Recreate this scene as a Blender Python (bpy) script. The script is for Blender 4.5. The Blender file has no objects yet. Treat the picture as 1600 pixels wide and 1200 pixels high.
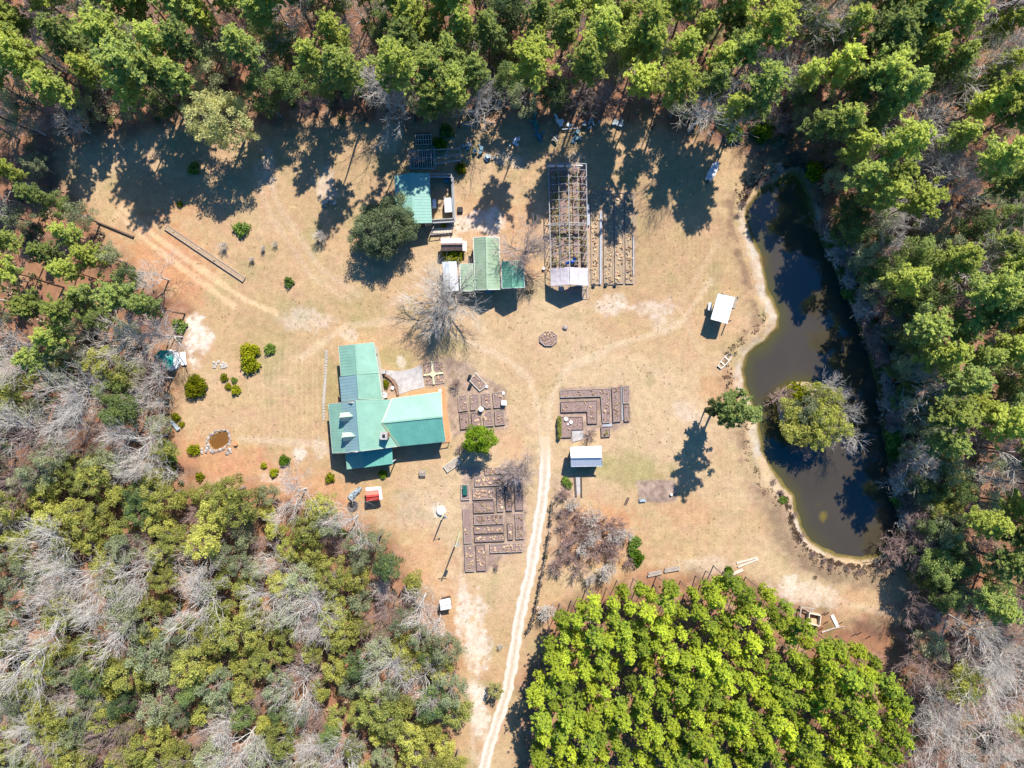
import bpy, math, random
import numpy as np
from mathutils import Vector
R = math.radians
SC = bpy.context.scene
col = SC.collection
# ------------------------------------------------------------------ camera, sky, sun, exposure
S, H = 0.11, 120.0          # metres per photo pixel on the ground, camera height
cam = bpy.data.objects.new('camera', bpy.data.cameras.new('camera'))
col.objects.link(cam)
cam.location = (0, 0, H)
cam.data.sensor_width = 36
cam.data.lens = 36 * H / (1600 * S)
cam.data.clip_end = 6000
SC.camera = cam
SC.render.resolution_x, SC.render.resolution_y = 1024, 768
SUN_AZ, SUN_EL = math.atan2(0.36, 0.93), R(49)
world = bpy.data.worlds.new('World'); SC.world = world; world.use_nodes = True
wn = world.node_tree
sky = wn.nodes.new('ShaderNodeTexSky'); sky.sky_type = 'NISHITA'; sky.sun_disc = False
sky.sun_elevation = SUN_EL; sky.sun_rotation = SUN_AZ; sky.ozone_density = 4.0
sat = wn.nodes.new('ShaderNodeHueSaturation'); sat.inputs['Saturation'].default_value = 1.7
wn.links.new(sky.outputs[0], sat.inputs['Color']); wn.links.new(sat.outputs[0], wn.nodes['Background'].inputs[0])
wn.nodes['Background'].inputs[1].default_value = 0.115
ld = bpy.data.lights.new('sun', 'SUN'); ld.energy = 5.0; ld.angle = R(0.6); ld.color = (1, 0.95, 0.87)
lo = bpy.data.objects.new('sun', ld); col.objects.link(lo)
sd = Vector((math.sin(SUN_AZ) * math.cos(SUN_EL), math.cos(SUN_AZ) * math.cos(SUN_EL), math.sin(SUN_EL)))
lo.rotation_euler = sd.to_track_quat('Z', 'Y').to_euler()
vs = SC.view_settings
vs.view_transform = 'Standard'; vs.look = 'None'; vs.gamma = 1; vs.use_curve_mapping = False
vs.exposure = 0.88

# ------------------------------------------------------------------ helpers
def W(px, py, h=0.0):
    """photo pixel of a point at height h -> world"""
    k = (H - h) / H
    return Vector(((px - 800) * S * k, (600 - py) * S * k, h))
def to_px(x, y): return 800 + x / S, 600 - y / S
def tag(o, label=None, cat=None, group=None, kind=None):
    if label: o['label'] = label
    if cat: o['category'] = cat
    if group: o['group'] = group
    if kind: o['kind'] = kind
    return o
def wloc(o):
    v = Vector((0, 0, 0))
    while o is not None:
        v = v + o.location; o = o.parent
    return v
def thing(name, loc, label, cat, group=None):
    o = bpy.data.objects.new(name, None); col.objects.link(o)
    o.location = loc; o.empty_display_size = .5
    return tag(o, label, cat, group)
class MB:
    def __init__(s): s.v = []; s.f = []
    def poly(s, pts):
        n = len(s.v); s.v += [tuple(p) for p in pts]; s.f.append(list(range(n, n + len(pts)))); return s
    def prism(s, bot, top):
        n = len(s.v); k = len(bot)
        s.v += [tuple(p) for p in bot] + [tuple(p) for p in top]
        a = sum(bot[i][0] * bot[(i + 1) % k][1] - bot[(i + 1) % k][0] * bot[i][1] for i in range(k))
        B = list(range(n, n + k)); T = list(range(n + k, n + 2 * k))
        fs = [B[::-1], T] + [[B[i], B[(i + 1) % k], T[(i + 1) % k], T[i]] for i in range(k)]
        if a < 0: fs = [f[::-1] for f in fs]
        s.f += fs; return s
    def ext(s, xy, z0, z1):
        return s.prism([(p[0], p[1], z0) for p in xy], [(p[0], p[1], z1) for p in xy])
    def box(s, c, d, rz=0.0):
        x, y, z = c; a, b, h = d[0] / 2, d[1] / 2, d[2] / 2
        C_, S_ = math.cos(rz), math.sin(rz)
        q = [(x + i * C_ - j * S_, y + i * S_ + j * C_) for i, j in ((-a, -b), (a, -b), (a, b), (-a, b))]
        return s.ext(q, z - h, z + h)
    def tube(s, p, q, r0, r1=None, n=6):
        r1 = r0 if r1 is None else r1
        p = Vector(p); q = Vector(q); d = (q - p)
        if d.length < 1e-6: return s
        d.normalize(); u = d.orthogonal().normalized(); w = d.cross(u)
        m = len(s.v)
        for c, r in ((p, r0), (q, r1)):
            for i in range(n):
                t = 2 * math.pi * i / n
                s.v.append(tuple(c + u * (r * math.cos(t)) + w * (r * math.sin(t))))
        for i in range(n):
            j = (i + 1) % n; s.f.append([m + i, m + j, m + n + j, m + n + i])
        s.f.append([m + i for i in range(n)][::-1]); s.f.append([m + n + i for i in range(n)])
        return s
    def bar(s, p, q, w, h):
        """square bar between two 3-D points"""
        p = Vector(p); q = Vector(q); d = (q - p).normalized()
        side = d.cross(Vector((0, 0, 1)))
        side = Vector((1, 0, 0)) if side.length < 1e-3 else side.normalized()
        up = side.cross(d).normalized()
        a, b = side * (w / 2), up * (h / 2)
        n = len(s.v)
        for c in (p, q):
            for i, j in ((-1, -1), (1, -1), (1, 1), (-1, 1)): s.v.append(tuple(c + a * i + b * j))
        for f in ((3, 2, 1, 0), (4, 5, 6, 7), (0, 1, 5, 4), (1, 2, 6, 5), (2, 3, 7, 6), (3, 0, 4, 7)):
            s.f.append([n + i for i in f])
        return s
    def slab(s, pts, t=.09):
        """thin slab whose top is the given polygon (counter-clockwise or not)"""
        return s.prism([(p[0], p[1], p[2] - t) for p in pts], pts)
    def disc(s, c, r, h, n=16, r2=None):
        r2 = r if r2 is None else r2
        b = [(c[0] + r * math.cos(2 * math.pi * i / n), c[1] + r * math.sin(2 * math.pi * i / n), c[2]) for i in range(n)]
        t = [(c[0] + r2 * math.cos(2 * math.pi * i / n), c[1] + r2 * math.sin(2 * math.pi * i / n), c[2] + h) for i in range(n)]
        return s.prism(b, t)
    def ribs(s, a0, a1, r1, r0, step=.5, w=.035, h=.03):
        """standing seams running from eave a0-a1 up to ridge r0-r1"""
        a0, a1, r0, r1 = map(Vector, (a0, a1, r0, r1))
        n = max(2, int(round((a1 - a0).length / step)))
        for i in range(n + 1):
            u = min(max(i / n, .004), .996); p = a0.lerp(a1, u); q = r0.lerp(r1, u)
            if (q - p).length < .4: continue
            d = (q - p).normalized()
            s.bar(p + d * .02 + Vector((0, 0, h * .45)), q - d * .03 + Vector((0, 0, h * .45)), w, h)
        return s
    def build(s, name, m, parent=None, origin=None, smooth=False):
        if parent is not None: off = wloc(parent)
        elif origin is not None: off = Vector(origin)
        else:
            A = np.array(s.v); mn = A.min(0); mx = A.max(0)
            off = Vector(((mn[0] + mx[0]) / 2, (mn[1] + mx[1]) / 2, mn[2]))
        me = bpy.data.meshes.new(name)
        A = np.array(s.v, dtype=float) - np.array(off)
        me.from_pydata([tuple(r) for r in A.tolist()], [], s.f); me.update()
        if smooth:
            for p in me.polygons: p.use_smooth = True
        me.materials.append(m)
        o = bpy.data.objects.new(name, me); col.objects.link(o)
        if parent is not None: o.parent = parent
        else: o.location = off
        return o
def npmesh(name, V, F, m, smooth=False):
    """V (n,3), F (k,c) all faces of one size"""
    me = bpy.data.meshes.new(name)
    me.vertices.add(len(V)); me.vertices.foreach_set('co', np.ascontiguousarray(V, dtype=np.float32).ravel())
    k, c = F.shape
    me.loops.add(k * c); me.loops.foreach_set('vertex_index', np.ascontiguousarray(F, dtype=np.int32).ravel())
    me.polygons.add(k); me.polygons.foreach_set('loop_start', np.arange(0, k * c, c, dtype=np.int32))
    try: me.polygons.foreach_set('loop_total', np.full(k, c, dtype=np.int32))
    except Exception: pass
    if smooth: me.polygons.foreach_set('use_smooth', np.ones(k, dtype=bool))
    me.update(calc_edges=True); me.materials.append(m)
    return me
def color_attr(me, name, C):
    a = me.attributes.new(name, 'FLOAT_COLOR', 'POINT')
    a.data.foreach_set('color', np.ascontiguousarray(C, dtype=np.float32).ravel())

# ------------------------------------------------------------------ materials
def srgb(r, g, b):
    f = lambda c: (c / 255 / 12.92) if c / 255 <= .04045 else ((c / 255 + .055) / 1.055) ** 2.4
    return (f(r), f(g), f(b))
MATS = {}
def mat(name, c, rough=.8, var=.25, scale=3.0, metal=0.0, spec=.3, bump=0.0, c2=None, detail=6, bscale=None):
    """procedural noise between two tones of one colour (or c and c2)"""
    if name in MATS: return MATS[name]
    m = bpy.data.materials.new(name); m.use_nodes = True; t = m.node_tree; N = t.nodes; L = t.links
    b = N['Principled BSDF']; b.inputs['Roughness'].default_value = rough; b.inputs['Metallic'].default_value = metal
    b.inputs['Specular IOR Level'].default_value = spec
    tc = N.new('ShaderNodeTexCoord'); nz = N.new('ShaderNodeTexNoise')
    nz.inputs['Scale'].default_value = scale; nz.inputs['Detail'].default_value = detail; nz.inputs['Roughness'].default_value = .65
    L.new(tc.outputs['Object'], nz.inputs['Vector'])
    rp = N.new('ShaderNodeValToRGB'); rp.color_ramp.elements[0].position = .3; rp.color_ramp.elements[1].position = .7
    lo_ = [max(0, .88 * x * (1 - var)) for x in c]; hi_ = [min(1, .88 * x * (1 + var)) for x in (c2 or c)]
    rp.color_ramp.elements[0].color = (*lo_, 1); rp.color_ramp.elements[1].color = (*hi_, 1)
    L.new(nz.outputs['Fac'], rp.inputs[0]); L.new(rp.outputs[0], b.inputs['Base Color'])
    if bump:
        n2 = N.new('ShaderNodeTexNoise'); n2.inputs['Scale'].default_value = bscale or scale * 3; n2.inputs['Detail'].default_value = 5
        L.new(tc.outputs['Object'], n2.inputs['Vector'])
        bp = N.new('ShaderNodeBump'); bp.inputs['Strength'].default_value = bump; bp.inputs['Distance'].default_value = .1
        L.new(n2.outputs['Fac'], bp.inputs['Height']); L.new(bp.outputs[0], b.inputs['Normal'])
    MATS[name] = m; return m
def leafmat(name, c, c2, trans=.35, hi=1.0):
    """foliage: per-leaf tint attribute between two colours, per-tree random brightness, some light through the leaf"""
    m = bpy.data.materials.new(name); m.use_nodes = True; t = m.node_tree; N = t.nodes; L = t.links
    N.remove(N['Principled BSDF'])
    at = N.new('ShaderNodeAttribute'); at.attribute_name = 'tint'
    mx = N.new('ShaderNodeMix'); mx.data_type = 'RGBA'
    mx.inputs[6].default_value = (*c, 1); mx.inputs[7].default_value = (*c2, 1)
    oi = N.new('ShaderNodeObjectInfo')
    ma = N.new('ShaderNodeMath'); ma.operation = 'MULTIPLY_ADD'; ma.inputs[1].default_value = .7; ma.inputs[2].default_value = -.35
    L.new(oi.outputs['Random'], ma.inputs[0])
    ad = N.new('ShaderNodeMath'); ad.operation = 'ADD'; ad.use_clamp = True
    L.new(at.outputs['Fac'], ad.inputs[0]); L.new(ma.outputs[0], ad.inputs[1]); L.new(ad.outputs[0], mx.inputs[0])
    hsv = N.new('ShaderNodeHueSaturation')
    mr = N.new('ShaderNodeMapRange'); mr.inputs[3].default_value = .75 * hi; mr.inputs[4].default_value = 1.25 * hi
    m2 = N.new('ShaderNodeMath'); m2.operation = 'FRACT'
    m3 = N.new('ShaderNodeMath'); m3.operation = 'MULTIPLY'; m3.inputs[1].default_value = 7.31
    L.new(oi.outputs['Random'], m3.inputs[0]); L.new(m3.outputs[0], m2.inputs[0]); L.new(m2.outputs[0], mr.inputs[0])
    L.new(mr.outputs[0], hsv.inputs['Value']); L.new(mx.outputs[2], hsv.inputs['Color'])
    d = N.new('ShaderNodeBsdfDiffuse'); tr = N.new('ShaderNodeBsdfTranslucent'); ms = N.new('ShaderNodeMixShader')
    ms.inputs[0].default_value = trans
    L.new(hsv.outputs[0], d.inputs[0]); L.new(hsv.outputs[0], tr.inputs[0])
    L.new(d.outputs[0], ms.inputs[1]); L.new(tr.outputs[0], ms.inputs[2])
    L.new(ms.outputs[0], N['Material Output'].inputs[0])
    return m
M_teal = mat('teal_metal_roof', (.22, .385, .285), rough=.4, var=.13, scale=.5, detail=10, spec=.5)
M_sage = mat('sage_metal_roof', (.28, .375, .245), rough=.45, var=.12, detail=10, scale=.8, spec=.5)
M_dteal = mat('dark_teal_roof', (.03, .22, .18), rough=.4, var=.12, scale=1)
M_tin = mat('bare_tin_roof', (.62, .65, .68), rough=.4, var=.12, scale=1.5, spec=.5)
M_white = mat('white_paint', (.8, .8, .78), rough=.5, var=.04, scale=2)
M_cream = mat('cream_siding', (.62, .57, .46), rough=.7, var=.08, scale=2)
M_wall = mat('weathered_siding', (.30, .25, .19), rough=.85, var=.25, scale=3)
M_glass = mat('window_glass', (.03, .05, .06), rough=.08, var=.1, scale=1, spec=.8)
M_wood = mat('weathered_wood', (.34, .28, .23), rough=.9, var=.3, scale=4)
M_palewood = mat('pale_wood', (.55, .47, .37), rough=.85, var=.25, scale=4)
M_dwood = mat('dark_wood', (.08, .06, .05), rough=.9, var=.3, scale=4)
M_mulch = mat('mulch_soil', (.16, .10, .08), rough=.95, var=.45, scale=6, c2=(.30, .21, .18), bump=.8)
M_brick = mat('orange_brick', (.46, .17, .07), rough=.85, var=.25, scale=7, c2=(.6, .27, .13))
M_concrete = mat('patio_concrete', (.38, .35, .33), rough=.85, var=.25, scale=1.2, detail=10)
M_stone = mat('pale_stone', (.42, .37, .32), rough=.9, var=.35, scale=3)
M_rock = mat('grey_rock', (.30, .25, .22), rough=.9, var=.45, scale=2.5)
M_pvc = mat('galvanised_pipe', (.30, .30, .30), rough=.7, var=.1)
M_cloth = mat('faded_shade_cloth', (.52, .46, .47), rough=.8, var=.15, scale=1.2)
M_blue = mat('blue_tarp', (.01, .16, .55), rough=.4, var=.3, scale=2)
M_bluegrey = mat('blue_grey_tarp', (.18, .25, .28), rough=.5, var=.5, scale=2, c2=(.35, .40, .42), bump=.8)
M_black = mat('black_plastic', (.015, .016, .018), rough=.5, var=.2)
M_red = mat('red_roof', (.62, .06, .04), rough=.5, var=.08, scale=2)
M_pinktin = mat('rusty_pink_tin', (.55, .33, .27), rough=.6, var=.4, scale=2.5, c2=(.75, .66, .62))
M_bark = mat('pine_bark', (.13, .085, .06), rough=.95, var=.4, scale=4)
M_greybark = mat('grey_bark', (.23, .20, .17), rough=.95, var=.35, scale=3)
M_palebark = mat('pale_bark', (.58, .54, .49), rough=.9, var=.25, scale=3)
M_twig = mat('pale_twigs', (.66, .59, .51), rough=.95, var=.2, scale=2)
M_pinktwig = mat('pinkish_twigs', (.52, .41, .36), rough=.95, var=.2, scale=2)
M_redtwig = mat('reddish_twigs', (.42, .29, .25), rough=.95, var=.25, scale=2)
M_straw = mat('dead_plants', (.50, .35, .20), rough=.95, var=.3, scale=3)
M_orange = mat('varnished_wood', (.55, .40, .16), rough=.7, var=.15, scale=3)
M_yellowwood = mat('yellow_planks', (.55, .50, .30), rough=.8, var=.15, scale=3)
M_reed = mat('dry_reed', (.36, .28, .17), rough=.95, var=.35, scale=2)
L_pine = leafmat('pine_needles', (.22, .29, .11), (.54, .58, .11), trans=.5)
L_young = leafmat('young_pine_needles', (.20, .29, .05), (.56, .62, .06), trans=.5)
L_olive = leafmat('olive_leaves', (.24, .27, .08), (.56, .54, .13), trans=.5)
L_dark = leafmat('dark_leaves', (.10, .155, .075), (.29, .35, .10), trans=.5)
L_grey = leafmat('grey_green_leaves', (.24, .28, .16), (.44, .46, .24), trans=.5)
L_pale = leafmat('pale_yellow_leaves', (.19, .19, .08), (.36, .34, .13))
L_bright = leafmat('bright_green_leaves', (.06, .13, .014), (.20, .31, .02))
L_lime = leafmat('lime_leaves', (.10, .13, .008), (.33, .33, .015))
# ------------------------------------------------------------------ ground and pond
rng = np.random.default_rng(7)
def vnoise(x, y, s, seed):
    """value noise, -1..1"""
    r = np.random.default_rng(seed); G = r.uniform(-1, 1, (256, 256))
    u, v = x / s, y / s; i, j = np.floor(u).astype(int), np.floor(v).astype(int); a, b = u - i, v - j
    a = a * a * (3 - 2 * a); b = b * b * (3 - 2 * b)
    g = lambda p, q: G[p % 256, q % 256]
    return (g(i, j) * (1 - a) + g(i + 1, j) * a) * (1 - b) + (g(i, j + 1) * (1 - a) + g(i + 1, j + 1) * a) * b
def fbm(x, y, s, seed, o=4):
    t = 0; k = 1; n = 0
    for i in range(o):
        t = t + k * vnoise(x, y, s / 2 ** i, seed + i); n += k; k *= .55
    return t / n
def sdist(px, py, poly):
    """signed distance (negative inside) to a polygon, everything in photo pixels"""
    P = np.array(poly, float); d = np.full(px.shape, 1e9); ins = np.zeros(px.shape, bool)
    for k in range(len(P)):
        a = P[k]; b = P[(k + 1) % len(P)]; e = b - a
        t = np.clip(((px - a[0]) * e[0] + (py - a[1]) * e[1]) / (e @ e), 0, 1)
        d = np.minimum(d, np.hypot(px - a[0] - t * e[0], py - a[1] - t * e[1]))
        c = (a[1] > py) != (b[1] > py)
        if e[1] != 0: ins ^= c & (px < e[0] * (py - a[1]) / e[1] + a[0])
    return np.where(ins, -d, d)
def ldist(px, py, line):
    P = np.array(line, float); d = np.full(px.shape, 1e9)
    for k in range(len(P) - 1):
        a = P[k]; e = P[k + 1] - a
        t = np.clip(((px - a[0]) * e[0] + (py - a[1]) * e[1]) / (e @ e), 0, 1)
        d = np.minimum(d, np.hypot(px - a[0] - t * e[0], py - a[1] - t * e[1]))
    return d
def sst(a, b, x):
    t = np.clip((x - a) / (b - a), 0, 1); return t * t * (3 - 2 * t)
POND = [(1238, 266), (1222, 274), (1195, 290), (1175, 305), (1166, 325), (1164, 345), (1170, 365), (1178, 385), (1185, 402), (1187, 412),
        (1190, 430), (1195, 455), (1205, 475), (1213, 495), (1211, 510), (1198, 527), (1180, 540), (1165, 553), (1160, 575),
        (1160, 600), (1170, 625), (1182, 650), (1184, 680), (1192, 710), (1205, 740), (1222, 762), (1238, 775), (1240, 800), (1248, 825),
        (1265, 850), (1290, 865), (1315, 873), (1345, 877), (1370, 873), (1392, 860), (1410, 840), (1412, 810), (1402, 770),
        (1395, 730), (1390, 690), (1385, 650), (1378, 600), (1364, 550), (1348, 500), (1330, 460), (1312, 420), (1292, 380),
        (1276, 340), (1268, 310), (1262, 285), (1252, 268)]
ISLAND = [(1222, 610), (1240, 598), (1262, 597), (1285, 603), (1300, 622), (1306, 650), (1300, 680), (1280, 694), (1252, 695), (1230, 685), (1220, 660), (1216, 632)]
ROCKPOND = [(328, 683), (338, 677), (352, 674), (357, 682), (357, 692), (347, 699), (337, 703), (331, 700), (326, 691)]
CLEAR = [(90, 215), (200, 195), (420, 190), (640, 190), (800, 185), (1000, 195), (1150, 225), (1245, 250), (1258, 300), (1300, 420), (1340, 520), (1365, 620), (1385, 720),
         (1400, 800), (1415, 880), (1410, 970), (1330, 985), (1235, 945), (1100, 895), (990, 905), (880, 960), (830, 1060), (800, 1260),
         (716, 1260), (712, 1100), (700, 1000), (672, 930), (610, 850), (520, 790), (400, 765), (330, 760), (275, 720), (265, 650),
         (265, 580), (290, 520), (285, 480), (225, 440), (190, 390), (150, 340), (90, 290)]
xs = np.concatenate([-np.array([3000, 1500, 800, 450, 300, 200, 150, 120]), np.arange(-100, 100.01, .25), np.array([120, 150, 200, 300, 450, 800, 1500, 3000])])
ys = np.concatenate([-np.array([3000, 1500, 800, 450, 300, 200, 150, 110]), np.arange(-80, 80.01, .25), np.array([110, 150, 200, 300, 450, 800, 1500, 3000])])
X, Y = np.meshgrid(xs, ys)
PX, PY = 800 + X / S, 600 - Y / S
PXc, PYc = np.clip(PX, -400, 2000), np.clip(PY, -400, 1600)
n1 = fbm(PX, PY, 60, 1); n2 = fbm(PX, PY, 22, 11, 5); n3 = fbm(PX, PY, 200, 21, 5); n4 = fbm(PX, PY, 9, 31, 3)
n5 = fbm(PX, PY, 35, 61, 5); n6 = fbm(PX, PY, 4.5, 71, 2)
dp = sdist(PXc, PYc, POND) * S + n2 * .5
di = sdist(PXc, PYc, ISLAND) * S + n2 * .35
dr = sdist(PXc, PYc, ROCKPOND) * S
Z = -1.9 * sst(.3, -3.0, dp) + .35 * sst(.2, 1.6, dp) * sst(6, 2.2, dp)
Z = np.where(dp < 1.0, np.maximum(Z, -1.9 + 2.4 * sst(1.8, -1.2, di)), Z)
Z = Z - .6 * sst(.05, -.35, dr)
Z = Z + .04 * n2 * sst(1500, 100, np.hypot(X, Y))
dc = sdist(PXc, PYc, CLEAR)
cc = lambda *c: np.array(c, float)
def lay(C, c, w): return C * (1 - w[..., None]) + c * w[..., None]
def blob(x, y, r, sy=1.0, rough=.55): return sst(1.0, .35, np.hypot(PX - x, (PY - y) / sy) / r + rough * n2 + .35 * n4)
C = np.zeros(X.shape + (3,)) + cc(.40, .265, .145)
C = lay(C, cc(.43, .305, .18), sst(-.1, .5, n3 + .4 * n1))
C = lay(C, cc(.34, .225, .12), sst(.05, .6, -n3 + .5 * n2) * .8)
C = lay(C, cc(.27, .225, .105), sst(.15, .6, n5 - .3 * n3) * .55)
# greener and redder parts of the lawn
for (x, y, r, sy, w) in ((980, 735, 85, .45, .6), (560, 490, 45, 1.2, .3), (620, 560, 40, .6, .5), (515, 600, 22, 3, .55), (1195, 560, 26, 3, .35), (1150, 560, 25, 1.5, .3), (700, 540, 40, .8, .3), (1180, 700, 14, 4, .4), (420, 540, 60, 1, .3), (1080, 300, 80, .5, .25)):
    C = lay(C, cc(.25, .225, .085), blob(x, y, r, sy) * w)
for (x, y, r, sy, w) in ((1130, 615, 48, 1.1, .6), (250, 420, 100, 1.1, 1.0), (330, 730, 130, .5, .9), (480, 770, 120, .45, .8), (1080, 800, 60, .5, .35), (690, 1000, 45, 3, .6), (660, 880, 50, 1.4, .5), (770, 345, 90, .6, .6), (925, 840, 85, .8, .95), (1020, 905, 60, .4, .6), (810, 410, 40, 1.2, .5), (870, 1000, 30, 2.5, .6), (260, 310, 90, .6, .5), (800, 700, 30, 1.5, .3), (1350, 930, 70, .6, .3)):
    C = lay(C, cc(.43, .225, .115), blob(x, y, r, sy, .4) * w)
# pine straw under the woods, ragged inwards
straw = sst(-26, 14, dc + 26 * n1 + 14 * n2)
SL = np.zeros_like(C) + cc(.27, .135, .075)
SL = lay(SL, cc(.155, .085, .055), sst(-.1, .5, n5)); SL = lay(SL, cc(.36, .22, .14), sst(.1, .5, n2 - .2 * n1) * .7)
SL = lay(SL, cc(.10, .11, .04), sst(.2, .6, -n5 + .3 * n4) * .5)
C = C * (1 - straw[..., None]) + SL * straw[..., None]
# sandy bare patches
for (x, y, r, sy, w) in ((302, 528, 26, 1.6, 1.), (471, 709, 11, 1, .8), (745, 348, 46, .45, .75), (770, 352, 12, 2.5, .7), (705, 370, 16, .7, .4), (745, 1020, 20, 4.2, .8), (722, 960, 16, 2.6, .8),
                     (750, 1130, 15, 4, .8), (545, 525, 22, .5, .45), (510, 290, 22, 1.4, .5), (1080, 645, 26, .8, .4), (1260, 925, 50, .5, .5), (1225, 915, 30, .5, .4), (960, 480, 40, .4, .4),
                     (1030, 505, 35, .4, .35), (690, 798, 13, 1, .9), (626, 562, 7, 1.8, .6), (345, 760, 30, .5, .3), (420, 745, 20, .5, .45), (800, 250, 26, .5, .4), (610, 215, 25, 1, .3), (900, 250, 30, .5, .3),
                     (1000, 480, 60, .25, .5), (480, 500, 50, .35, .4), (640, 800, 60, .5, .2), (420, 260, 18, 1.6, .4), (500, 706, 12, 1.5, .4), (1100, 880, 60, .25, .3), (670, 345, 12, .7, .3)):
    C = lay(C, cc(.60, .52, .44), np.clip(blob(x, y, r * 1.1, sy, .9) * (1 + .9 * n6 + .5 * n4), 0, 1) * w * .85)
# wheel tracks
for line, w, c in (([(190, 325), (250, 375), (320, 425), (378, 465), (430, 490)], .75, cc(.55, .38, .22)), ([(184, 335), (240, 385), (308, 436), (366, 478)], .7, cc(.55, .38, .22)),
                   ([(846, 720), (843, 640), (826, 590), (790, 560), (700, 520), (620, 500), (540, 510), (470, 560)], .5, cc(.50, .38, .25)), ([(856, 720), (858, 640), (880, 580), (960, 540), (1060, 510), (1110, 440)], .5, cc(.50, .38, .25)),
                   ([(850, 640), (900, 560), (1000, 560), (1060, 610), (1040, 690)], .25, cc(.50, .38, .24)), ([(560, 460), (500, 420), (440, 330), (410, 260)], .35, cc(.48, .36, .25)), ([(545, 468), (486, 430), (425, 340), (398, 270)], .3, cc(.48, .36, .25)),
                   ([(700, 760), (712, 840), (735, 930), (745, 1010)], .25, cc(.47, .34, .22)), ([(640, 760), (700, 790), (705, 900)], .22, cc(.47, .34, .22)), ([(1120, 380), (1060, 480), (1100, 560)], .2, cc(.5, .38, .25)),
                   ([(375, 685), (440, 690), (505, 694)], .35, cc(.52, .42, .32)), ([(1260, 905), (1330, 945), (1400, 960)], .3, cc(.52, .41, .29)), ([(720, 900), (735, 1000), (740, 1190)], .3, cc(.55, .45, .35))):
    d = ldist(PXc, PYc, line); C = lay(C, c, sst(8, 2, d + 4 * n2) * w)
# mowing marks
mow = sst(.45, .9, np.sin(PX * .9 + 3 * n1)) * sst(20, 60, -dc) * sst(1000, 1100, PX) * sst(380, 320, np.abs(PY - 500)) * .16
C = lay(C, cc(.50, .38, .235), mow)
mow = sst(.3, .9, np.sin(PX * .75 + 2.5 * n1)) * sst(390, 420, PX) * sst(512, 500, PX) * sst(520, 560, PY) * sst(720, 680, PY) * .2
C = lay(C, cc(.52, .42, .27), mow)
# mulch round the garden beds
for poly, w in (([(700, 560), (730, 570), (762, 590), (792, 610), (793, 670), (720, 675), (706, 690), (700, 640)], .8), ([(722, 730), (742, 728), (815, 738), (822, 800), (822, 864), (790, 866), (760, 895), (724, 895), (722, 800)], .9),
                ([(874, 606), (955, 604), (984, 602), (986, 660), (957, 672), (932, 672), (912, 690), (875, 688)], .9), ([(922, 300), (994, 300), (994, 444), (922, 446)], .5), ([(857, 258), (919, 256), (922, 468), (859, 446)], .6),
                ([(994, 752), (1055, 750), (1056, 782), (998, 786)], 1.0), ([(660, 562), (698, 560), (700, 604), (664, 608)], .6), ([(596, 580), (622, 590), (625, 618), (597, 622)], .7), ([(866, 745), (900, 745), (905, 800), (870, 900), (855, 900)], .35)):
    d = sdist(PXc, PYc, poly); m_ = sst(3, -2, d + 4 * n2) * w
    C = C * (1 - m_[..., None]) + (cc(.28, .20, .155) * (1 + .35 * n4[..., None] + .3 * n6[..., None])) * m_[..., None]
# pond margin: dried mud, weeds on the berm
west = sst(1330, 1290, PX)
C = lay(C, cc(.43, .37, .30), sst(2.0, .8, dp + 1.0 * n4 + .5 * n6) * sst(-.4, .3, dp) * west * np.clip(.6 + n5 + .5 * n4, 0, 1) * sst(300, 360, PY))
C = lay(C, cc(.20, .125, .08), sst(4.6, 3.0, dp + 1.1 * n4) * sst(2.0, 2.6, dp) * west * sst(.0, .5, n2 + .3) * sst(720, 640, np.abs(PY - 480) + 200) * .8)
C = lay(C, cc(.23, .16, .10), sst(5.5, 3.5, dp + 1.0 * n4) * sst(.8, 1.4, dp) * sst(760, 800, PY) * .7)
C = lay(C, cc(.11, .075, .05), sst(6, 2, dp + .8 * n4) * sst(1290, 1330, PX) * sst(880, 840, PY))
C = lay(C, cc(.13, .10, .03), sst(.2, -.4, dp)); C = lay(C, cc(.40, .29, .21), sst(.5, -.3, di))
C = C * (1 + .09 * n4 + .07 * n2 + .06 * n6)[..., None]
far = np.maximum(sst(96, 110, np.abs(X)), sst(76, 90, np.abs(Y))); C = lay(C, cc(.10, .085, .045), far)
C = np.clip(C, .01, .9)
ny, nx = X.shape
V = np.stack([X, Y, Z], -1).reshape(-1, 3)
idx = np.arange(nx * ny).reshape(ny, nx)
F = np.stack([idx[:-1, :-1], idx[:-1, 1:], idx[1:, 1:], idx[1:, :-1]], -1).reshape(-1, 4)
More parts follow.
